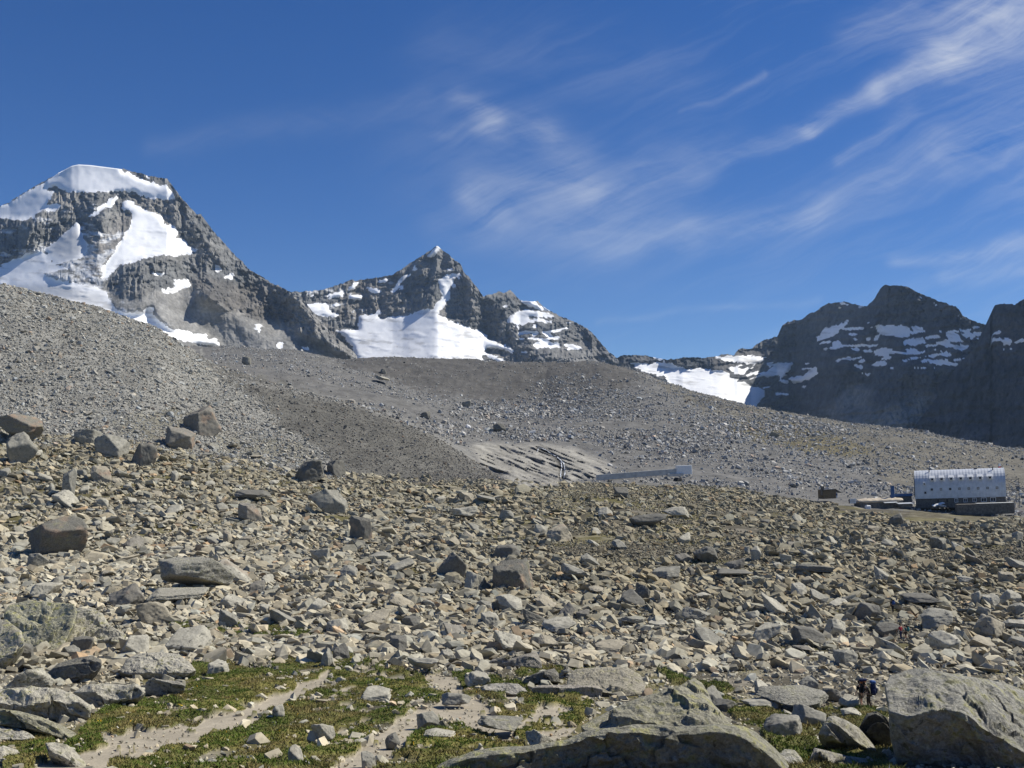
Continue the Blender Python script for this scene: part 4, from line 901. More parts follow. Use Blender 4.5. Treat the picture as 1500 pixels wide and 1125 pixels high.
# traced single boulders: (x0, y0, x1, y1, tone, shape, yaw, rust, look, short landmark name or None)
B = [
 (-4,606,68,646,'brown','slab',10,.5,'large flat-topped boulder with a rusty red right end, high on the left edge','the rusty flat-topped boulder'),
 (3,632,49,676,'grey','wedge',45,0,'grey pyramid-shaped boulder with one lit and one dark face','the grey pyramid boulder'),
 (270,594,326,633,'brown','block',35,.35,'large overhanging boulder with a flat pale top, alone on the scree','the lone overhanging boulder'),
 (243,624,284,656,'brown','wedge',30,.1,'knobbly brown boulder just below the lone overhanging boulder','the knobbly brown boulder'),
 (190,648,231,681,'dark','block',20,.3,'dark block with a black left face below the knobbly brown boulder','the black-faced block'),
 (110,628,145,650,'grey','dome',0,0,'rounded grey boulder with a white patch on its right end','the white-patched boulder'),
 (146,636,189,667,'grey','block',60,0,'grey squared boulder between the white-patched boulder and the black-faced block',None),
 (429,673,481,705,'dark','block',15,0,'big dark cube-like boulder at the foot of the dark moraine slope','the big dark cube'),
 (479,673,509,696,'dark','block',20,0,'smaller dark boulder just right of the big dark cube',None),
 (462,715,516,751,'grey','block',40,0,'large grey boulder with a smooth sunlit front below the big dark cube','the smooth-fronted grey boulder'),
 (44,755,136,813,'dark','block',38,.5,'massive dark boulder with a rusty sunlit right face','the massive rust-faced boulder'),
 (131,681,164,704,'tan','tilt',20,.3,'tan tilted slab leaning up to the right',None),
 (90,686,111,724,'grey','upright',30,0,'tall narrow upright rock among pale slabs','the tall upright rock'),
 (228,815,328,867,'grey','slab',25,0,'wide smooth grey boulder with a rounded left end','the wide smooth boulder'),
 (343,736,378,763,'brown','block',50,.3,'rusty squared block with a sunlit right side',None),
 (80,717,115,740,'pale','tilt',10,0,'pale tilted slab in front of the tall upright rock',None),
 (323,818,382,852,'pale','tilt',0,.1,'pale flat slab leaning against the right of the wide smooth boulder',None),
 (342,717,394,735,'dark','slab',10,0,'long low dark rock',None),
 (518,755,553,791,'dark','upright',35,.45,'dark upright block with an orange right edge','the orange-edged upright block'),
 (642,808,688,847,'dark','block',20,0,'dark leaning block with a shaded front','the dark leaning block'),
 (679,836,709,864,'pale','block',40,0,'pale block standing between two dark blocks',None),
 (716,818,780,862,'dark','block',15,.45,'big dark blocky boulder with a rusty right edge','the big rust-edged block'),
 (722,797,765,817,'dark','dome',0,0,'low dark hump-backed rock',None),
 (662,741,702,762,'pale','slab',15,0,'pale oval slab',None),
 (801,767,840,791,'tan','block',35,.1,'tan block with a bright right face','the bright tan block'),
 (912,752,969,771,'dark','dome',0,0,'wide dark dome-shaped rock','the dark dome rock'),
 (901,713,923,728,'dark','dome',0,0,'small dark round rock in front of the concrete channel wall','the dark round rock'),
 (672,720,697,736,'tan','block',30,0,'tan square stone',None),
 (696,724,725,737,'grey','slab',0,0,'flat grey stone',None),
 (849,810,882,829,'grey','tilt',0,0,'grey tilted wedge',None),
 (812,824,862,849,'grey','slab',20,0,'flat grey slab',None),
 (905,862,942,889,'dark','block',20,0,'dark block leaning left','the dark left-leaning block'),
 (929,853,952,879,'dark','upright',20,0,'upright dark rock',None),
 (566,817,605,840,'grey','slab',30,0,'grey smooth slab',None),
 (958,829,1002,849,'grey','slab',20,0,'broad grey slab',None),
 (732,747,755,760,'grey','block',0,0,'small grey block',None),
 (877,742,900,757,'pale','tilt',20,0,'small pale tilted slab',None),
 (974,742,1013,759,'pale','slab',15,0,'pale broad slab','the pale broad slab'),
 (1168,826,1219,845,'dark','slab',5,0,'long low dark boulder','the long low dark boulder'),
 (1058,817,1093,836,'brown','block',25,.1,'brown squared boulder',None),
 (1046,832,1102,847,'dark','slab',0,0,'long thin dark slab',None),
 (1360,786,1389,804,'grey','wedge',40,0,'peaked grey rock on open ground','the peaked grey rock'),
 (1278,828,1306,852,'pale','tilt',20,0,'pale tilted slab catching the sun',None),
 (1475,816,1510,836,'grey','slab',10,0,'grey slab at the right edge',None),
 (1305,752,1325,770,'dark','dome',0,0,'dark round boulder in front of the refuge terrace','the dark terrace boulder'),
 (1115,868,1156,897,'pale','tilt',15,0,'bright pale slab tilted down to the right','the bright tilted slab'),
 (1016,800,1052,823,'dark','wedge',20,0,'dark angular wedge',None),
 (535,851,569,870,'tan','slab',30,0,'tan block with a flat lit top',None),
 (522,891,571,920,'tan','block',30,0,'tan block with a dark left face','the dark-cheeked tan block'),
 (469,948,490,976,'pale','upright',60,0,'pale squared upright stone on the far edge of the turf','the pale upright stone'),
 (486,941,514,966,'dark','block',20,0,'dark block right of the pale upright stone',None),
 (572,930,599,955,'dark','upright',25,0,'dark pointed upright stone',None),
 (641,951,669,972,'pale','wedge',45,0,'pale wedge-shaped stone',None),
 (596,963,645,985,'pale','slab',20,0,'rough whitish slab at the turf edge',None),
 (677,982,716,1006,'pale','block',40,0,'bright white block at the head of the second path','the bright white block'),
 (529,1004,572,1027,'pale','slab',0,0,'whitish rock with a small dark stone on top, alone on the turf','the lone turf rock'),
 (459,1060,495,1086,'pale','block',45,0,'whitish block in the turf between the two paths','the whitish path block'),
 (419,1090,445,1122,'pale','tilt',30,0,'pale long stone in the turf',None),
 (526,1100,549,1128,'grey','upright',20,0,'small upright stone with a dark side beside the second path','the small dark-sided stone'),
 (562,1072,585,1096,'dark','wedge',20,0,'pointed dark stone on the second path',None),
 (606,1041,642,1066,'grey','wedge',35,0,'grey peaked stone beside the second path','the grey peaked stone'),
 (618,1066,665,1083,'pale','slab',10,0,'flat whitish stone','the flat whitish stone'),
 (766,1068,830,1095,'pale','wedge',10,0,'broad low white rock','the broad low white rock'),
 (696,1048,765,1078,'grey','slab',10,0,'rough grey broken slab','the rough broken slab'),
 (644,1014,689,1036,'grey','slab',10,0,'cluster-like grey rock on the bare path',None),
 (399,1031,418,1054,'pale','block',45,0,'pale stone at the bend of the first path',None),
 (1099,911,1143,941,'pale','slab',20,0,'large pale flat slab with a rounded end','the pale rounded slab'),
 (1162,916,1209,944,'dark','slab',20,0,'dark broad slab',None),
 (1287,932,1332,959,'pale','tilt',15,0,'pale tilted slab just below the hikers in red and teal','the slab below the red hiker'),
 (1252,882,1292,907,'dark','block',20,0,'dark block with a light right end',None),
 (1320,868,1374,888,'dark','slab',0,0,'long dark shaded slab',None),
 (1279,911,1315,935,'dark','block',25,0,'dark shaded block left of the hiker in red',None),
 (1348,890,1396,923,'grey','slab',20,0,'large grey slab right of the far hiker','the large grey slab'),
 (1224,951,1257,975,'grey','block',25,0,'grey block with a dark left face',None),
 (1119,1045,1178,1074,'grey','dome',0,0,'rounded grey boulder standing in the right-hand turf','the rounded turf boulder'),
 (1231,1036,1262,1050,'pale','slab',0,0,'small pale rock in the turf below the backpackers',None),
 (1155,1030,1208,1064,'grey','wedge',20,0,'rough grey boulder','the rough grey boulder'),
 (1112,1003,1232,1040,'grey','slab',15,0,'very wide flat grey slab left of the backpackers','the very wide slab'),
 (1229,1016,1260,1035,'pale','slab',0,0,'pale flat rock right behind the legs of the backpackers',None),
 (1202,1008,1236,1027,'dark','dome',0,0,'dark rounded rock left of the backpackers',None),
 (1166,990,1199,1011,'grey','dome',0,0,'smooth grey rock',None),
 (1098,994,1137,1016,'pale','tilt',10,0,'pale smooth slab',None),
 (1089,1020,1146,1040,'pale','slab',0,0,'long pale slab in the turf right of the pointed lichen boulder','the long pale turf slab'),
 (104,931,138,957,'dark','block',20,0,'dark block at the lower edge of the yellow lichen boulder',None),
 (88,944,122,966,'grey','wedge',30,0,'grey pointed block at the foot of the yellow lichen boulder',None),
 (20,940,48,965,'dark','block',20,0,'dark squared block resting on the yellow lichen boulder',None),
 (179,929,221,960,'pale','wedge',45,0,'pale pyramid-shaped rock above the whitish rough boulder','the pale pyramid rock'),
 (18,979,94,1016,'pale','block',30,0,'pale broken block behind the hollowed pale block',None),
 (250,915,310,954,'pale','slab',20,0,'pale sloping slab',None),
 (218,860,302,883,'pale','slab',5,0,'long pale slab with a dark front edge','the long pale slab'),
 (161,853,214,886,'brown','wedge',35,.1,'brown pointed block with a dark left face','the brown pointed block'),
 (197,881,252,914,'tan','block',20,0,'tan rough block',None),
 (304,965,334,988,'pale','wedge',45,0,'small whitish wedge on the turf near the whitish rough boulder',None),
 (1032,1003,1062,1030,'grey','tilt',0,0,'grey slab leaning on the pointed lichen boulder',None),
 (1040,1022,1082,1040,'dark','block',30,0,'dark cracked block at the right foot of the pointed lichen boulder',None),
 (1000,578,1004,582,'dark','block',0,0,'',None),
 (548,550,570,562,'pale','slab',5,0,'pale table-like boulder on the grey moraine plain','the pale table boulder'),
 (557,540,566,547,'dark','dome',0,0,'small dark boulder behind the pale table boulder',None),
 (355,522,369,534,'grey','dome',0,0,'round grey boulder on the moraine below the dark spur',None),
 (676,586,690,597,'grey','dome',0,0,'grey boulder in the middle of the moraine plain','the mid-plain boulder'),
 (722,620,742,632,'dark','dome',0,0,'dark boulder on the moraine plain above the bedrock slabs',None),
 (616,602,630,612,'dark','dome',0,0,'dark boulder on the moraine plain left of the bedrock slabs',None),
 (1126,632,1140,640,'grey','dome',0,0,'grey boulder lying on the olive patch of hillside',None),
]
B = [b for b in B if b[8]]
autos = []
for i, (x0, y0, x1, y1, tone, shape, yaw, rust, look, short) in enumerate(B):
    w = x1 - x0
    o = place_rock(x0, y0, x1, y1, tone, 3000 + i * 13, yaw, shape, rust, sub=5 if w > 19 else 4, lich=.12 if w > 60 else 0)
    if short and len(look.split()) >= 7: lm(o, (x0 + x1) / 2, (y0 + y1) / 2, look, short)
    elif short: LM.append(((x0 + x1) / 2, (y0 + y1) / 2, short)); autos.append((o, (x0 + x1) / 2, (y0 + y1) / 2, look, False))
    else: autos.append((o, (x0 + x1) / 2, (y0 + y1) / 2, look, True))
# further blocks of the field, the ones that show largest
ra = random.Random(99)
cand, tries = [], 0
def free(x0, y0, x1, y1):
    for a0, b0, a1, b1 in hero_boxes:
        ox = min(x1, a1) - max(x0, a0); oy = min(y1, b1) - max(y0, b0)
        if ox > 0 and oy > 0 and ox * oy > .12 * (x1 - x0) * (y1 - y0): return False
    return True
SH = {'slab': 'flat {} slab', 'tilt': 'tilted {} slab', 'block': 'blocky {} rock', 'upright': 'upright {} stone', 'wedge': 'wedge-shaped {} rock', 'dome': 'rounded {} rock'}
KEEPOUT = [(1225,985,1312,1040),(1290,905,1345,945),(1290,872,1325,900),(820,960,850,995),(1180,700,1500,765),(870,680,1025,712)]
made = 0
TARGET = 300 - len(hero_boxes)
while made < TARGET and tries < 9000:
    tries += 1
    if ra.random() < .8: cx = ra.uniform(-10, 1510); cy = 735 + (960 - 735) * ra.random() ** .75
    else: cx = ra.uniform(0, 480); cy = ra.uniform(655, 760)
    dgr = ground_at(cx, cy)
    if dgr > 340 or dgr < 60: continue
    wpx = ra.uniform(1.7, 3.6) * F / dgr * (1.25 if ra.random() < .2 else 1)
    wpx = max(15, min(wpx, 52)); shape = ra.choices(['slab', 'tilt', 'block', 'wedge', 'upright'], [30, 34, 20, 12, 4])[0]
    hpx = wpx * {'slab': .48, 'tilt': .6, 'block': .72, 'wedge': .7, 'upright': 1.4}[shape] * ra.uniform(.85, 1.1)
    if shape == 'upright': wpx *= .6; hpx *= .6
    x0, y0, x1, y1 = cx - wpx / 2, cy - hpx, cx + wpx / 2, cy
    if not free(x0, y0, x1, y1): continue
    if any(x1 > k[0] and x0 < k[2] and y1 > k[1] and y0 < k[3] for k in KEEPOUT): continue
    if any(bool(in_poly(np.array([cx]), np.array([cy]), g)[0]) for g in GRASS[:2]): continue
    tone = ra.choices(['pale', 'tan', 'grey', 'dark', 'brown'], [40, 22, 24, 8, 6])[0]
    o = place_rock(x0, y0, x1, y1, tone, 7000 + made * 7, ra.uniform(0, 90), shape, .2 if ra.random() < .08 else 0, sub=5 if wpx > 24 else 4)
    autos.append((o, cx, (y0 + y1) / 2, SH[shape].format(tone), False)); made += 1
# labels by what stands next to them
seen = set(o.get('label') for o in bpy.data.objects if o.get('label'))
RELS = lambda dx, dy: ('right of' if dx > 0 else 'left of') if abs(dx) > 1.3 * abs(dy) else ('below' if dy > 0 else 'above')
for o, x, y, look, traced in autos:
    near_ = sorted([l for l in LM if abs(l[0] - x) + abs(l[1] - y) > .01], key=lambda l: (l[0] - x) ** 2 + 2.5 * (l[1] - y) ** 2)
    cands = []
    if traced and len(look.split()) >= 8: cands.append(look)
    for l in near_[:6]: 
        d = math.hypot(l[0] - x, l[1] - y)
        cands.append(f"{look} {'just ' if d < 45 else ''}{RELS(x - l[0], y - l[1])} {l[2]}")
    for a_ in near_[:3]:
        for b__ in near_[1:5]:
            if a_ is not b__: cands.append(f"{look} {RELS(x - a_[0], y - a_[1])} {a_[2]}, {RELS(x - b__[0], y - b__[1])} {b__[2]}")
    for c_ in cands:
        if c_ not in seen and 4 <= len(c_.split()) <= 16: break
    seen.add(c_); setk(o, None, c_, 'boulder', 'boulders of the rock field')

# ------------------------------------------------------------------ cairns
def cairn(px, py, hpx, n, label, tone, seed, Y=None):
    r = random.Random(seed); Y = Y or ground_at(px, py)
    h = hpx / F * Y; e = bpy.data.objects.new('cairn', None); C.objects.link(e)
    e.location = unproj(px, py, Y); setk(e, None, label, 'cairn', 'cairns marking the way')
    lev = 0; z = 0; k = 0
    while k < n:
        f = k / n; cnt = 4 if f < .35 else 2 if f < .75 else 1
        s = h * (.30 if cnt > 1 else .24)
        for j in range(cnt):
            if k >= n: break
            a = j / cnt * 6.28 + r.uniform(0, 1); rr = s * (.75 if cnt == 4 else .4 if cnt == 2 else 0)
            P, T = poly_rock(seed * 31 + k, 3, (s * r.uniform(.5, .75), s * r.uniform(.45, .65), s * r.uniform(.28, .4)), r.uniform(0, 6), (r.gauss(0, .15), r.gauss(0, .15)))
            cl, _ = rock_cols(P, np.array(TONE[tone]) * r.uniform(.85, 1.15), seed + k)
            o = mesh_np('stone', P, [T], M['rock'], cl, parent=e); o.location = (rr * math.cos(a), rr * math.sin(a), z + s * .28); k += 1
        z += s * .5
    return e
cairn(828, 993, 24, 13, 'dark cairn of piled stones standing left of the broad tan slab', 'grey', 61)
cairn(931, 1042, 23, 12, 'little cairn of pale stones on the pointed lichen boulder', 'pale', 62, Y=53.6)
cairn(703, 1104, 26, 8, 'heap of white stones at the left end of the broad dark-fronted boulder', 'pale', 63, Y=46.6)

# ------------------------------------------------------------------ buildings by the lake shore (all share the slight lean of the hand-held frame)
ROLL = Matrix.Rotation(math.radians(-2.3), 4, 'Y')
def root(name, px, py, Y, yaw, label, cat, group=None):
    e = bpy.data.objects.new(name, None); C.objects.link(e)
    e.matrix_world = Matrix.Translation(unproj(px, py, Y)) @ ROLL @ Matrix.Rotation(math.radians(yaw), 4, 'Z')
    setk(e, None, label, cat, group); return e
def boxes(name, lst, mat, parent, bevel=.03):
    bm = bmesh.new()
    for (cx, cy, cz, sx, sy, sz, *rot) in lst:
        g = bmesh.ops.create_cube(bm, size=1)
        mt = Matrix.Translation((cx, cy, cz)) @ (Euler([math.radians(a) for a in rot[0]]).to_matrix().to_4x4() if rot else Matrix()) @ Matrix.Diagonal((sx, sy, sz, 1))
        bmesh.ops.transform(bm, matrix=mt, verts=g['verts'])
    if bevel: bmesh.ops.bevel(bm, geom=list(bm.edges), offset=bevel, segments=1, affect='EDGES')
    me = bpy.data.meshes.new(name); bm.to_mesh(me); bm.free(); me.materials.append(mat)
    o = bpy.data.objects.new(name, me); C.objects.link(o); o.parent = parent; return o
M['metal'] = plain('sheet_metal', (.56, .58, .60), .38, .15, .14, .6); M['stonewall'] = plain('stone_wall', (.15, .135, .115), .95, 0, .5, 1.6, .6)
M['blue'] = plain('blue_sheet', (.05, .11, .24), .5, .1, .1); M['white'] = plain('white_paint', (.75, .75, .73), .6, 0, .06); M['glass'] = plain('dark_glass', (.03, .035, .045), .15, 0, .1)
M['concrete'] = plain('concrete', (.46, .46, .44), .9, 0, .2, .8, .3); M['wood'] = plain('grey_timber', (.20, .17, .13), .85, 0, .25, 1.0); M['steel'] = plain('steel', (.12, .125, .13), .6, .3, .1)
M['stonebrown'] = plain('brown_stone', (.17, .125, .07), .95, 0, .4, 1.8, .5); M['paleroof'] = plain('pale_roof', (.5, .43, .33), .9, 0, .2, .7, .3); M['red'] = plain('red_cloth', (.5, .03, .03), .8); M['brightmetal'] = plain('bright_sheet', (.72, .73, .74), .5, .2, .08)
HYW = 336.
hut = root('mountain_refuge', 1341, 744.5, HYW, -22, 'long barrel-roofed metal mountain refuge with a row of small roof dormers', 'building')
L, DP = 27.0, 12.0
boxes('base_wall', [(L / 2, DP / 2, 1.9, L - .3, DP, 3.9)], M['stonewall'], hut)
# shell: straight in front, rounding over to the ridge
prof = [(-.25, 3.05), (-.2, 5.2), (-.12, 6.4)]
for a in np.linspace(0, math.pi, 17): prof.append((DP / 2 - (DP / 2 + .1) * math.cos(a), 6.6 + 5.6 * math.sin(a)))
prof += [(DP + .1, 6.4), (DP + .25, 3.05)]
bm = bmesh.new(); NL = 58; prev = None; ringsv = []
for i in range(NL + 1):
    x = L * i / NL; seam = .035 if i % 2 == 0 else 0
    ringsv.append([bm.verts.new((x, y + (seam if y > DP / 2 else -seam) * 1.0, z + seam)) for y, z in prof])
for a, b_ in zip(ringsv[:-1], ringsv[1:]):
    for j in range(len(prof) - 1): bm.faces.new((a[j], b_[j], b_[j + 1], a[j + 1]))
bm.faces.new(ringsv[0]); bm.faces.new(list(reversed(ringsv[-1])))
me = bpy.data.meshes.new('barrel_roof'); bm.to_mesh(me); bm.free(); me.materials.append(M['metal'])
o = bpy.data.objects.new('barrel_roof', me); C.objects.link(o); o.parent = hut
boxes('edge_trim', [(-.05, -.2, 7.2, .25, .35, 7.2)], M['steel'], hut)
def window(x, z, w, h, y, frame, pane=None):
    f = boxes('window', [(x - w / 2, y, z, .14, .12, h + .14), (x + w / 2, y, z, .14, .12, h + .14), (x, y, z + h / 2, w, .12, .14), (x, y, z - h / 2, w, .12, .14), (x, y, z, .08, .1, h)], frame, hut, 0)
    boxes('pane', [(x, y + .03, z, w - .1, .05, h - .1)], pane or M['glass'], f, 0)
for k in range(7):
    x = 5.4 + k * 2.85
    d = boxes('dormer', [(x, .55, 9.35, 1.15, 2.2, 1.0)], M['brightmetal'], hut)
    boxes('pane', [(x, -.57, 9.3, .7, .06, .6)], M['glass'], d, 0)
    boxes('dormer_roof', [(x, .1, 10.0, 1.7, 1.5, .14, (38, 0, 0))], M['white'], d, 0)
for k in range(8): window(5.2 + k * 2.75, 6.0, .55, .6, -.26, M['steel'] if k in (0, 2, 6) else M['wood'], M['glass'] if k in (0, 2) else M['metal'])
d = boxes('dormer', [(3.0, .0, 8.0, .9, 1.1, .8)], M['brightmetal'], hut); boxes('pane', [(3.0, -.58, 7.9, .5, .06, .4)], M['glass'], d, 0)
window(3.2, 5.0, .5, .6, -.27, M['steel'])
for k, wdt in enumerate((.7, .7, .9, 1.0, 1.0, 1.5, 1.5)):
    x = 7.0 + k * 2.7
    window(x, 2.25, wdt, 1.2, -.06, M['white'] if k > 1 else M['wood'])
for x in (4.6, 23.6): 
    boxes('chimney_pipe', [(x, 3.4, 12.0, .3, .3, 1.5)], M['steel'], hut, .02)
boxes('roof_vent', [(18.6, 5.0, 12.3, .9, .7, .45)], M['steel'], hut, .02)
tr = []
for zz in (3.5, 6.0, 8.5): tr += [(L + 2.0, 2.0, zz, 4.0, .14, .14), (L + 3.9, 2.0, zz - 1, .14, .14, 2.6)]
for zz in (2.2, 4.8, 7.3): tr += [(L + 2.0, 2.0, zz, 4.6, .12, .12, (0, 32, 0)), (L + 2.0, 2.0, zz + .1, 4.6, .12, .12, (0, -32, 0))]
boxes('stair_frame', tr, M['steel'], hut, 0)
ter = root('terrace_wall', 1402, 749.5, 322., -14, 'dark stone terrace wall under the right end of the refuge', 'wall')
boxes('wall_face', [(8.3, 1.5, .6, 16.6, 3.4, 3.3)], M['stonewall'], ter, .06); boxes('coping', [(11.2, 1.5, 2.32, 10.8, 3.6, .16)], M['concrete'], ter, .03)
fl = root('flag', 1462.5, 690, 334., 0, 'small white and red flag at the right end of the refuge roof', 'flag')
boxes('flagpole', [(0, 0, .8, .12, .12, 3.6)], M['steel'], fl, 0); boxes('white_cloth', [(.45, 0, 2.0, .8, .06, .9)], M['white'], fl, 0); boxes('red_cloth', [(.5, 0, 1.1, .8, .06, .8)], M['red'], fl, 0)
an = root('annex', 1308, 739.0, 337., -2, 'low blue sheet-metal annex at the left end of the refuge', 'building')
boxes('wall', [(3.4, 2, 1.2, 5.6, 4, 2.4)], M['stonewall'], an); boxes('roof', [(3.4, 1.9, 2.75, 6.0, 4.6, .9, (-6, 0, 0))], M['blue'], an, .05)
pl = root('blue_post', 1308, 738, 334., -7, 'thick dark blue post standing left of the blue annex', 'post')
boxes('shaft', [(0, 0, 2.9, 1.05, .9, 5.8)], M['blue'], pl, .08); boxes('cap', [(0, 0, 5.85, 1.15, 1.0, .12)], M['steel'], pl, .02)
sh = root('stone_hut', 1206, 730.5, 338., 12, 'small brown stone hut with a chimney and a sloping roof', 'building')
boxes('wall', [(2.4, 1.8, 1.35, 4.6, 3.6, 2.9)], M['stonebrown'], sh, .05); boxes('chimney', [(.25, .8, 2.6, .95, .95, 3.1)], M['stonewall'], sh, .06)
boxes('roof', [(2.3, 1.8, 2.95, 4.6, 4.0, .18), (5.55, 1.8, 2.35, 2.7, 4.0, .16, (0, 30, 0))], M['steel'], sh, .02)
w_ = boxes('side_porch', [(5.2, 2.2, .95, 1.2, 2.4, 1.9)], M['white'], sh, .03); boxes('window', [(5.45, .97, 1.1, .5, .06, .7)], M['blue'], w_, 0)
lb = root('store_building', 1257, 744.5, 331., 6, 'low stone store building with a pale rounded roof below the blue post', 'building')
boxes('wall', [(8, 2.4, .7, 14.6, 4.4, 2.6)], M['stonewall'], lb, .08)
bm = bmesh.new(); ringsv = []
for i in range(25):
    t = i / 24; x = t * 16.4; tap = math.sqrt(max(0.03, 1 - (2 * t - 1) ** 6)); ringsv.append([bm.verts.new((x, 2.4 - 2.7 * tap * math.cos(a), 2.0 + .95 * tap * math.sin(a) * (1 + .12 * math.sin(i * 1.7)))) for a in np.linspace(-.5, math.pi + .5, 13)])
for a, b_ in zip(ringsv[:-1], ringsv[1:]):
    for j in range(12): bm.faces.new((a[j], b_[j], b_[j + 1], a[j + 1]))
    bm.faces.new((a[12], b_[12], b_[0], a[0]))
bm.faces.new(ringsv[0]); bm.faces.new(list(reversed(ringsv[-1])))
me = bpy.data.meshes.new('roof'); bm.to_mesh(me); bm.free(); me.materials.append(M['paleroof']); o = bpy.data.objects.new('roof', me); C.objects.link(o); o.parent = lb
boxes('lean_to_roof', [(10.6, -.5, 1.5, 4.4, 1.6, .12, (12, 0, 0))], M['metal'], lb, .01); boxes('door', [(5.9, .15, .55, 1.0, .1, 1.8)], M['wood'], lb, .01)
fn = root('low_shed', 1318, 742.5, 330., 0, 'low flat grey sheet roof between the store building and the refuge', 'shed')
boxes('wall', [(2.0, 1.0, .35, 4.2, 1.8, 1.1)], M['stonewall'], fn, .03); boxes('roof', [(2.0, .9, 1.05, 4.8, 2.4, .16, (6, 0, 0))], M['metal'], fn, .02)
tk_ = root('white_tank', 1269, 747.5, 326., 15, 'white squared tank in front of the pale-roofed store building', 'tank')
boxes('body', [(1.0, .6, .75, 1.7, 1.2, 1.5)], M['white'], tk_, .2); boxes('lid', [(.8, .6, 1.55, .7, .7, .14)], M['concrete'], tk_, .03)
cr = root('white_crate', 1245, 737.5, 330., 0, 'white slatted crate left of the pale-roofed store building', 'crate')
boxes('slat_panel', [(x_, 0, .75, .28, .12, 1.6) for x_ in (.2, .6, 1.0, 1.4, 1.8)] + [(1.0, .02, .3, 2.0, .1, .15), (1.0, .02, 1.2, 2.0, .1, .15)], M['white'], cr, 0); boxes('crate_body', [(1.0, .7, .7, 1.9, 1.2, 1.4)], M['wood'], cr, .02)
bd = root('white_board', 1366, 742.5, 329., 10, 'white boards lying on the ground in front of the refuge', 'boards')
boxes('board', [(2.1, 0, .75, 4.2, 1.2, .12, (18, -12, 4))], M['white'], bd, .02); boxes('slab_stone', [(3.3, -.4, .2, 2.2, 1.0, .45, (14, 10, 8))], M['concrete'], bd, .08)
# channel wall below the waterfall
cw = root('channel_wall', 874, 700.2, 352., 0, 'long low concrete channel wall ending in a pale block below the waterfall', 'wall')
boxes('wall_face', [(14, .6, .65, 28.2, 1.0, 2.0, (0, -2.2, 0))], M['concrete'], cw, .08)
boxes('end_block', [(30.2, .9, 1.55, 5.4, 1.8, 3.2)], M['brightmetal'], cw, .1); boxes('base', [(27, -.3, .0, 5.5, .8, 1.0)], M['concrete'], cw, .1)

# ------------------------------------------------------------------ people
def skin(name, verts, edges, rad, mat, parent, rootv=0, sub=2):
    bm = bmesh.new(); ly = bm.verts.layers.skin.verify()
    vs = [bm.verts.new(v) for v in verts]
    for i, v in enumerate(vs):
        r = rad[i]; v[ly].radius = (r, r) if isinstance(r, (int, float)) else r; v[ly].use_root = (i == rootv)
    for a, b_ in edges: bm.edges.new((vs[a], vs[b_]))
    me = bpy.data.meshes.new(name); bm.to_mesh(me); bm.free(); me.materials.append(mat)
    o = bpy.data.objects.new(name, me); C.objects.link(o)
    sk = o.modifiers.new('skin', 'SKIN'); sk.use_smooth_shade = True; sk.branch_smoothing = .6
    sb = o.modifiers.new('sub', 'SUBSURF'); sb.levels = sb.render_levels = sub
    if parent: o.parent = parent
    return o
MP = {}
def cloth(name, c): MP[name] = plain(name, c, .85, 0, .15, 8.0); return MP[name]
for n_, c_ in (('skin', (.46, .28, .20)), ('hair', (.03, .022, .016)), ('black', (.02, .02, .022)), ('navy', (.018, .025, .07)), ('brown_cloth', (.09, .06, .04)), ('red_shirt', (.42, .03, .05)), ('teal_shirt', (.03, .17, .17)), ('khaki', (.20, .15, .10)), ('boot', (.05, .04, .035)), ('orange', (.30, .10, .03)), ('bluepack', (.04, .09, .25)), ('greyrod', (.5, .5, .5))): cloth(n_, c_)
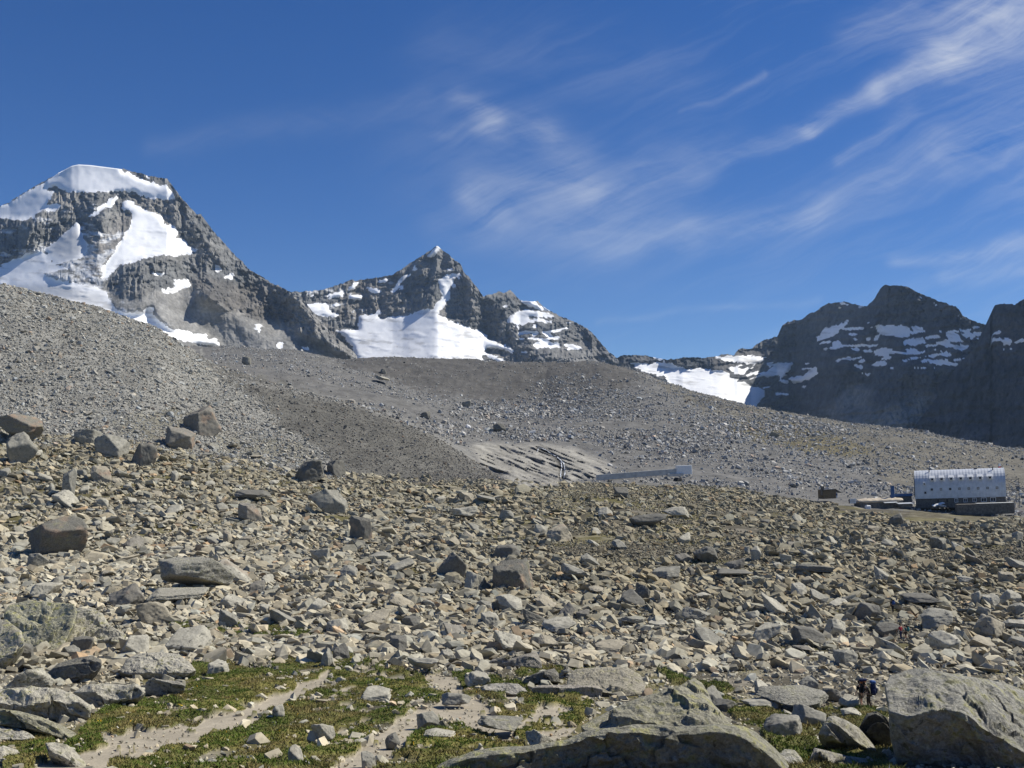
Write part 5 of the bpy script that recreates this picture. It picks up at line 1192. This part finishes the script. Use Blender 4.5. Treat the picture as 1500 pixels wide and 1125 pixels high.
def person(px, py, Y, yaw, label, shirt, trousers, long_t=False, lean=.12, stride=.16, hat=None, armpose=0):
    """standing figure about 1.75 m, facing its own -y"""
    bm_name = 'person'
    l = lean
    J = [(0,0,.96),(0,-.02*l,1.14),(0,-.10*l*2,1.32),(0,-.16*l*2,1.46),(0,-.2*l*2,1.535),(0,-.24*l*2-.01,1.62),(0,-.24*l*2-.005,1.71)]
    ys = -.16*l*2
    legs = [(-.095,0,.90),(-.105,-stride*.55-.02,.49),(-.11,-stride*.6+.04,.09),(-.115,-stride*.6-.09,.035),(.095,0,.90),(.105,stride*.35-.04,.49),(.11,stride*.8+.04,.09),(.115,stride*.8-.09,.035)]
    fa = -.20 if armpose else -.05
    arms = [(-.18,ys,1.43),(-.245,ys+.05,1.17),(-.235,ys-.10+fa,.97),(-.23,ys-.14+fa,.90),(.18,ys,1.43),(.245,ys+.05,1.17),(.235,ys-.10+fa,.97),(.23,ys-.14+fa,.90)]
    V_ = J + legs + arms
    E = [(0,1),(1,2),(2,3),(3,4),(4,5),(5,6),(0,7),(7,8),(8,9),(9,10),(0,11),(11,12),(12,13),(13,14),(3,15),(15,16),(16,17),(17,18),(3,19),(19,20),(20,21),(21,22)]
    Rr = [(.15,.11),(.135,.10),(.155,.115),(.13,.095),.055,(.075,.09),(.07,.085),.085,.058,.038,(.04,.035),.085,.058,.038,(.04,.035),.052,.042,.032,.034,.052,.042,.032,.034]
    o = skin('person', V_, E, Rr, MP['skin'], None, 0)
    o.matrix_world = Matrix.Translation(unproj(px, py, Y)) @ ROLL @ Matrix.Rotation(math.radians(yaw), 4, 'Z')
    setk(o, None, label, 'person', 'hikers among the boulders')
    skin('shirt', [J[0],J[1],J[2],J[3],arms[0],arms[1],arms[4],arms[5]], [(0,1),(1,2),(2,3),(3,4),(4,5),(3,6),(6,7)], [(.165,.125),(.15,.115),(.17,.13),(.145,.11),.066,.056,.066,.056], MP[shirt], o, 0)
    kn = 1.0 if long_t else .45
    def lp(a, b_, t): return tuple(a[i] + (b_[i] - a[i]) * t for i in range(3))
    if long_t: skin('trousers', [(0,0,1.0),legs[0],legs[1],lp(legs[1],legs[2],.9),legs[4],legs[5],lp(legs[5],legs[6],.9)], [(0,1),(1,2),(2,3),(0,4),(4,5),(5,6)], [(.165,.125),.10,.075,.06,.10,.075,.06], MP[trousers], o, 0)
    else: skin('shorts', [(0,0,1.0),legs[0],lp(legs[0],legs[1],.8),legs[4],lp(legs[4],legs[5],.8)], [(0,1),(1,2),(0,3),(3,4)], [(.165,.125),.105,.09,.105,.09], MP[trousers], o, 0)
    for a, b_ in ((legs[2], legs[3]), (legs[6], legs[7])):
        skin('boot', [(a[0], a[1] + .02, .16), (a[0], a[1], .07), (b_[0], b_[1], .045)], [(0,1),(1,2)], [.055,.058,.05], MP['boot'], o, 1, 1)
    h = J[5]
    skin(hat or 'hair', [(h[0], h[1] + .03, h[2] + .01), (h[0], h[1] + .02, h[2] + .075), (h[0], h[1] - .01, h[2] + .105)], [(0,1),(1,2)], [.08,.09,.08], MP['hair'], o, 1)
    for nm_, x_, y_, r_ in (('nose', 0, -.095, .02), ('ear', -.078, 0, .022), ('ear', .078, 0, .022)):
        bm = bmesh.new(); g = bmesh.ops.create_icosphere(bm, subdivisions=2, radius=r_); bmesh.ops.translate(bm, verts=g['verts'], vec=(h[0] + x_, h[1] + y_, h[2]))
        me = bpy.data.meshes.new(nm_); bm.to_mesh(me); bm.free(); me.materials.append(MP['skin']); fo = bpy.data.objects.new(nm_, me); C.objects.link(fo); fo.parent = o
    # fingers
    for a, sgn in ((arms[3], -1), (arms[7], 1)):
        vs, es, rr = [(a[0], a[1], a[2])], [], [.026]
        for k, (dx, ln) in enumerate(((-.024, .075), (-.008, .085), (.008, .08), (.024, .062))):
            i0 = len(vs); vs += [(a[0] + .2 * dx, a[1] + dx - .01, a[2] - .05), (a[0] + .2 * dx, a[1] + dx - .02, a[2] - .05 - ln * .5), (a[0] + .2 * dx - sgn * .012, a[1] + dx - .02, a[2] - .05 - ln)]
            es += [(0, i0), (i0, i0 + 1), (i0 + 1, i0 + 2)]; rr += [.011, .009, .008]
        i0 = len(vs); vs += [(a[0] - sgn * .02, a[1] - .045, a[2] - .02), (a[0] - sgn * .02, a[1] - .055, a[2] - .06)]; es += [(0, i0), (i0, i0 + 1)]; rr += [.012, .009]
        skin('hand', vs, es, rr, MP['skin'], o, 0, 1)
    return o
def backpack(pers, mat, label, big=1.0, dz=0, lid='black', mat_roll=None):
    e = bpy.data.objects.new('backpack', None); C.objects.link(e)
    e.matrix_world = pers.matrix_world.copy() @ Matrix.Translation((0, .1, 1.0 + dz)); setk(e, None, label, 'backpack')
    def blob(name, c_, s_, mt, sub=3, p_=3.5):
        D, T = ico(sub); D = D / np.linalg.norm(D, axis=1)[:, None]; q_ = (np.abs(D) ** p_).sum(1) ** (-1 / p_)
        P = D * q_[:, None] * np.array(s_); P = P * (1 + .06 * fbm3(P, 9, 2, 5))[:, None] + np.array(c_)
        return mesh_np(name, P, [T], mt, None, parent=e)
    blob('pack_body', (0, .17 * big, .28 * big), (.19 * big, .15 * big, .36 * big), MP[mat])
    blob('lid', (0, .16 * big, .67 * big), (.17 * big, .15 * big, .09 * big), MP[lid])
    blob('front_pocket', (0, .33 * big, .2 * big), (.13 * big, .06 * big, .17 * big), MP[mat])
    for sx_ in (-1, 1): blob('side_pocket', (sx_ * .2 * big, .17 * big, .15 * big), (.06 * big, .1 * big, .15 * big), MP[mat])
    for sx_ in (-.11, .11): skin('strap', [(sx_, .02, .5), (sx_ * 1.1, -.12, .44), (sx_ * 1.15, -.22, .30), (sx_ * 1.3, -.12, .1), (sx_ * 1.3, .02, .02)], [(0,1),(1,2),(2,3),(3,4)], [.024] * 5, MP['black'], e, 0, 1)
    if mat_roll: 
        o = blob('sleeping_mat', (0, .2 * big, .82 * big), (.3, .1, .1), MP[mat_roll]); 
    return e
def gy(px, py): return ground_at(px, py)
d1 = gy(1262, 1036); a_ = person(1262, 1036, d1, 195, 'bare-legged hiker in dark shirt under a tall dark pack, left of the other backpacker', 'black', 'khaki', False, .35, .2)
backpack(a_, 'black', 'tall dark pack with a mat on top, on the bare-legged hiker', 1.02, .1, 'orange', 'navy')
d2 = d1 - .8; b_ = person(1273.5, 1037.5, d2, 262, 'hiker in brown trousers bending under a big navy pack, beside the huge boulder', 'brown_cloth', 'brown_cloth', True, .55, .12)
backpack(b_, 'navy', 'bulging navy pack with a pale blue top, on the hiker in brown trousers', 1.2, -.02, 'bluepack')
d3 = gy(1321, 937); c_ = person(1320, 937, d3, 200, 'hiker in a red shirt with a walking pole, standing among the boulders', 'red_shirt', 'navy', True, .15, .14, None, 1)
pole = root('walking_pole', 1316, 937.5, d3 - .4, 0, 'thin pale walking pole held by the hiker in red', 'walking pole')
boxes('shaft', [(0, 0, .6, .03, .03, 1.2, (0, 4, 0))], MP['greyrod'], pole, 0); boxes('grip', [(.045, 0, 1.22, .045, .045, .14, (0, 4, 0))], MP['black'], pole, 0)
d_ = person(1327.5, 938, d3 + .5, 240, 'hiker in a teal shirt close behind the hiker in red', 'teal_shirt', 'brown_cloth', False, .2, .18)
backpack(d_, 'teal_shirt', 'dark teal pack on the back of the hiker in teal', .8, .05)
d5 = gy(1310, 897); e_ = person(1308, 897, d5, 190, 'far hiker in dark clothes, beyond the two hikers in red and teal', 'black', 'black', True, .2, .15)
backpack(e_, 'bluepack', 'small blue pack on the far hiker in dark clothes', .85, .08)

# ------------------------------------------------------------------ sun, sky, air, camera
SUN_AZ, SUN_EL = 73., 48.          # degrees to the right of the viewing direction, above the horizon
az, el = math.radians(SUN_AZ), math.radians(SUN_EL)
sd = Vector((math.sin(az) * math.cos(el), math.cos(az) * math.cos(el), math.sin(el)))
sl = bpy.data.lights.new('sun', 'SUN'); sl.energy = 5.0; sl.angle = math.radians(.53); sl.color = (1, .95, .845)
so = bpy.data.objects.new('sun', sl); C.objects.link(so); so.rotation_euler = sd.to_track_quat('Z', 'Y').to_euler()
w = bpy.data.worlds.new('World'); sc.world = w; w.use_nodes = True; nt = w.node_tree; nt.nodes.clear(); S.nt = nt
out = nt.nodes.new('ShaderNodeOutputWorld'); bg = nt.nodes.new('ShaderNodeBackground'); bg2 = nt.nodes.new('ShaderNodeBackground'); mx = nt.nodes.new('ShaderNodeMixShader')
sky = nt.nodes.new('ShaderNodeTexSky'); sky.sky_type = 'NISHITA'; sky.sun_disc = False; sky.sun_elevation = el; sky.sun_rotation = az
sky.altitude = 2700; sky.air_density = 1.0; sky.dust_density = .7; sky.ozone_density = 2.2
hs = nt.nodes.new('ShaderNodeHueSaturation'); hs.inputs['Saturation'].default_value = 1.36; hs.inputs['Hue'].default_value = .513; nt.links.new(sky.outputs[0], hs.inputs['Color']); nt.links.new(hs.outputs[0], bg.inputs[0]); bg.inputs[1].default_value = .084
bg2.inputs[0].default_value = (.93, .96, 1, 1); bg2.inputs[1].default_value = .72
g = nt.nodes.new('ShaderNodeTexCoord').outputs['Generated']
sp = nt.nodes.new('ShaderNodeSeparateXYZ'); nt.links.new(g, sp.inputs[0])
dx, dy, dz = (S(sp.outputs[i]) for i in range(3))
fy = S.op('MAXIMUM', dy, .05)
u0 = dx / fy; v0 = dz / fy            # direction as slopes to the right and upwards
cmb = nt.nodes.new('ShaderNodeCombineXYZ'); nt.links.new(u0.s, cmb.inputs[0]); nt.links.new(v0.s, cmb.inputs[1])
nz = nt.nodes.new('ShaderNodeTexNoise'); nz.inputs['Scale'].default_value = 7; nz.inputs['Detail'].default_value = 5; nt.links.new(cmb.outputs[0], nz.inputs['Vector'])
sp2 = nt.nodes.new('ShaderNodeSeparateColor'); nt.links.new(nz.outputs['Color'], sp2.inputs[0])
u = u0 + (S(sp2.outputs[0]) - .5) * .05; v = v0 + (S(sp2.outputs[1]) - .5) * .045
def fib(angle, s_along, s_across, sc_, det=6, rough=.62):
    mp = nt.nodes.new('ShaderNodeMapping'); mp.inputs['Rotation'].default_value = (0, 0, math.radians(angle)); 
    mp2 = nt.nodes.new('ShaderNodeMapping'); mp2.inputs['Scale'].default_value = (s_along, s_across, 1)
    cb2 = nt.nodes.new('ShaderNodeCombineXYZ'); nt.links.new(u.s, cb2.inputs[0]); nt.links.new(v.s, cb2.inputs[1])
    nt.links.new(cb2.outputs[0], mp.inputs[0]); nt.links.new(mp.outputs[0], mp2.inputs[0])
    n_ = nt.nodes.new('ShaderNodeTexNoise'); n_.inputs['Scale'].default_value = sc_; n_.inputs['Detail'].default_value = det; n_.inputs['Roughness'].default_value = rough; n_.inputs['Distortion'].default_value = .4
    nt.links.new(mp2.outputs[0], n_.inputs['Vector']); return S(n_.outputs['Fac'])
def U(x): return (x - CX) / F
def Vv(y): return (HY - y) / F
def streak(x0, y0, x1, y1, w0, w1, i0, i1):
    ax, ay, bx2, by2 = U(x0), Vv(y0), U(x1), Vv(y1); ex, ey = bx2 - ax, by2 - ay; L2 = ex * ex + ey * ey
    pu, pv = u - ax, v - ay
    t = S.op('MULTIPLY', pu * ex + pv * ey, 1 / L2, clamp=True)
    du, dv = pu - t * ex, pv - t * ey
    ww = t * ((w1 - w0) / F) + w0 / F
    d2_ = (du * du + dv * dv) / (ww * ww)
    return S.op('EXPONENT', d2_ * -1.0) * (t * (i1 - i0) + i0)
ST = [(1560,-30,1390,80,60,34,.75,.62),(1390,80,1280,135,26,15,.65,.6),(1280,135,1180,182,14,12,.6,.5),(1180,182,1060,222,12,14,.45,.2),
      (1450,-20,1240,45,60,22,.35,.25),(1560,190,1380,235,35,30,.28,.25),(1380,235,1200,305,28,30,.25,.24),(1200,305,1000,345,30,24,.24,.22),(1000,345,840,340,26,40,.22,.14),
      (1330,170,1230,235,20,10,.16,.22),(672,148,715,178,18,22,0.136,0.231),(640,205,720,190,12,18,0.095,0.204),(715,190,800,195,24,24,0.231,0.204),(800,195,850,235,26,36,0.190,0.122),(660,220,880,330,90,80,0.095,0.095),(850,235,780,300,30,40,0.122,0.095),
      (690,280,860,280,26,22,0.177,0.190),(860,280,1020,240,26,26,0.190,0.122),(1020,240,1080,180,26,20,0.109,0.068),(690,290,740,320,24,20,0.150,0.190),(640,335,800,335,30,30,0.082,0.136),
      (960,260,900,330,60,50,0.109,0.109),(1560,360,1310,385,18,9,.5,.4),(1560,395,1380,410,18,14,.3,.22),(1200,438,880,476,7,5,.16,.12),(1120,105,1000,160,6,3,.24,.1),(1500,120,1560,260,120,100,.14,.14),(230,210,620,150,16,22,.06,.08),(650,60,1000,110,50,50,.05,.07)]
tot = None
for s_ in ST:
    q_ = streak(*s_); tot = q_ if tot is None else tot + q_
f1_ = fib(-24, .5, 4.6, 8, 9, .68); f2_ = fib(12, .9, 3.4, 10, 8, .66)
den = tot * S.op('ADD', S.op('MULTIPLY', f1_ - .27, 2.2), S.op('MULTIPLY', f2_ - .5, 1.2), clamp=False)
den = S.op('MULTIPLY', S.op('MAXIMUM', den, 0.0), .95)
thin = S.op('MULTIPLY', S.op('MAXIMUM', f1_ - .48, 0.0), S.op('MULTIPLY', u0 + .1, .8, clamp=True) * .9)
front = S.op('GREATER_THAN', dy, .06)
fac = (1.0 - S.op('EXPONENT', (den + thin) * -1.2)) * .9 * front
nt.links.new(fac.s, mx.inputs[0]); nt.links.new(bg.outputs[0], mx.inputs[1]); nt.links.new(bg2.outputs[0], mx.inputs[2]); nt.links.new(mx.outputs[0], out.inputs[0])

# the air between here and the peaks
bm = bmesh.new(); bmesh.ops.create_cube(bm, size=1)
lo, hi = Vector((-4200, -1600, -520)), Vector((4200, 6200, 1100))
bmesh.ops.transform(bm, matrix=Matrix.Translation((lo + hi) / 2) @ Matrix.Diagonal((*(hi - lo), 1)), verts=bm.verts)
me = bpy.data.meshes.new('haze'); bm.to_mesh(me); bm.free()
mh = bpy.data.materials.new('haze'); mh.use_nodes = True; nh = mh.node_tree; nh.nodes.clear()
oh = nh.nodes.new('ShaderNodeOutputMaterial'); vol = nh.nodes.new('ShaderNodeVolumePrincipled'); vol.inputs['Color'].default_value = (.5, .72, 1, 1); vol.inputs['Density'].default_value = .000036; vol.inputs['Anisotropy'].default_value = .0
nh.links.new(vol.outputs[0], oh.inputs['Volume']); me.materials.append(mh)
HAZE = True
if HAZE: o = bpy.data.objects.new('haze', me); C.objects.link(o); setk(o, 'stuff')

cam = bpy.data.cameras.new('camera'); co = bpy.data.objects.new('camera', cam); C.objects.link(co)
cam.sensor_width = 36; cam.lens = 36 * F / 1500; cam.shift_y = (HY - 562.5) / 1500; cam.clip_start = .1; cam.clip_end = 20000
co.rotation_euler = (math.radians(90), 0, 0); sc.camera = co
sc.render.resolution_x, sc.render.resolution_y = 1024, 768
vs_ = sc.view_settings; vs_.view_transform = 'Standard'; vs_.look = 'None'; vs_.exposure = 0.28; vs_.gamma = 1; vs_.use_curve_mapping = False
sc.cycles.max_bounces = 5; sc.cycles.diffuse_bounces = 3; sc.cycles.volume_bounces = 0; sc.cycles.use_denoising = True
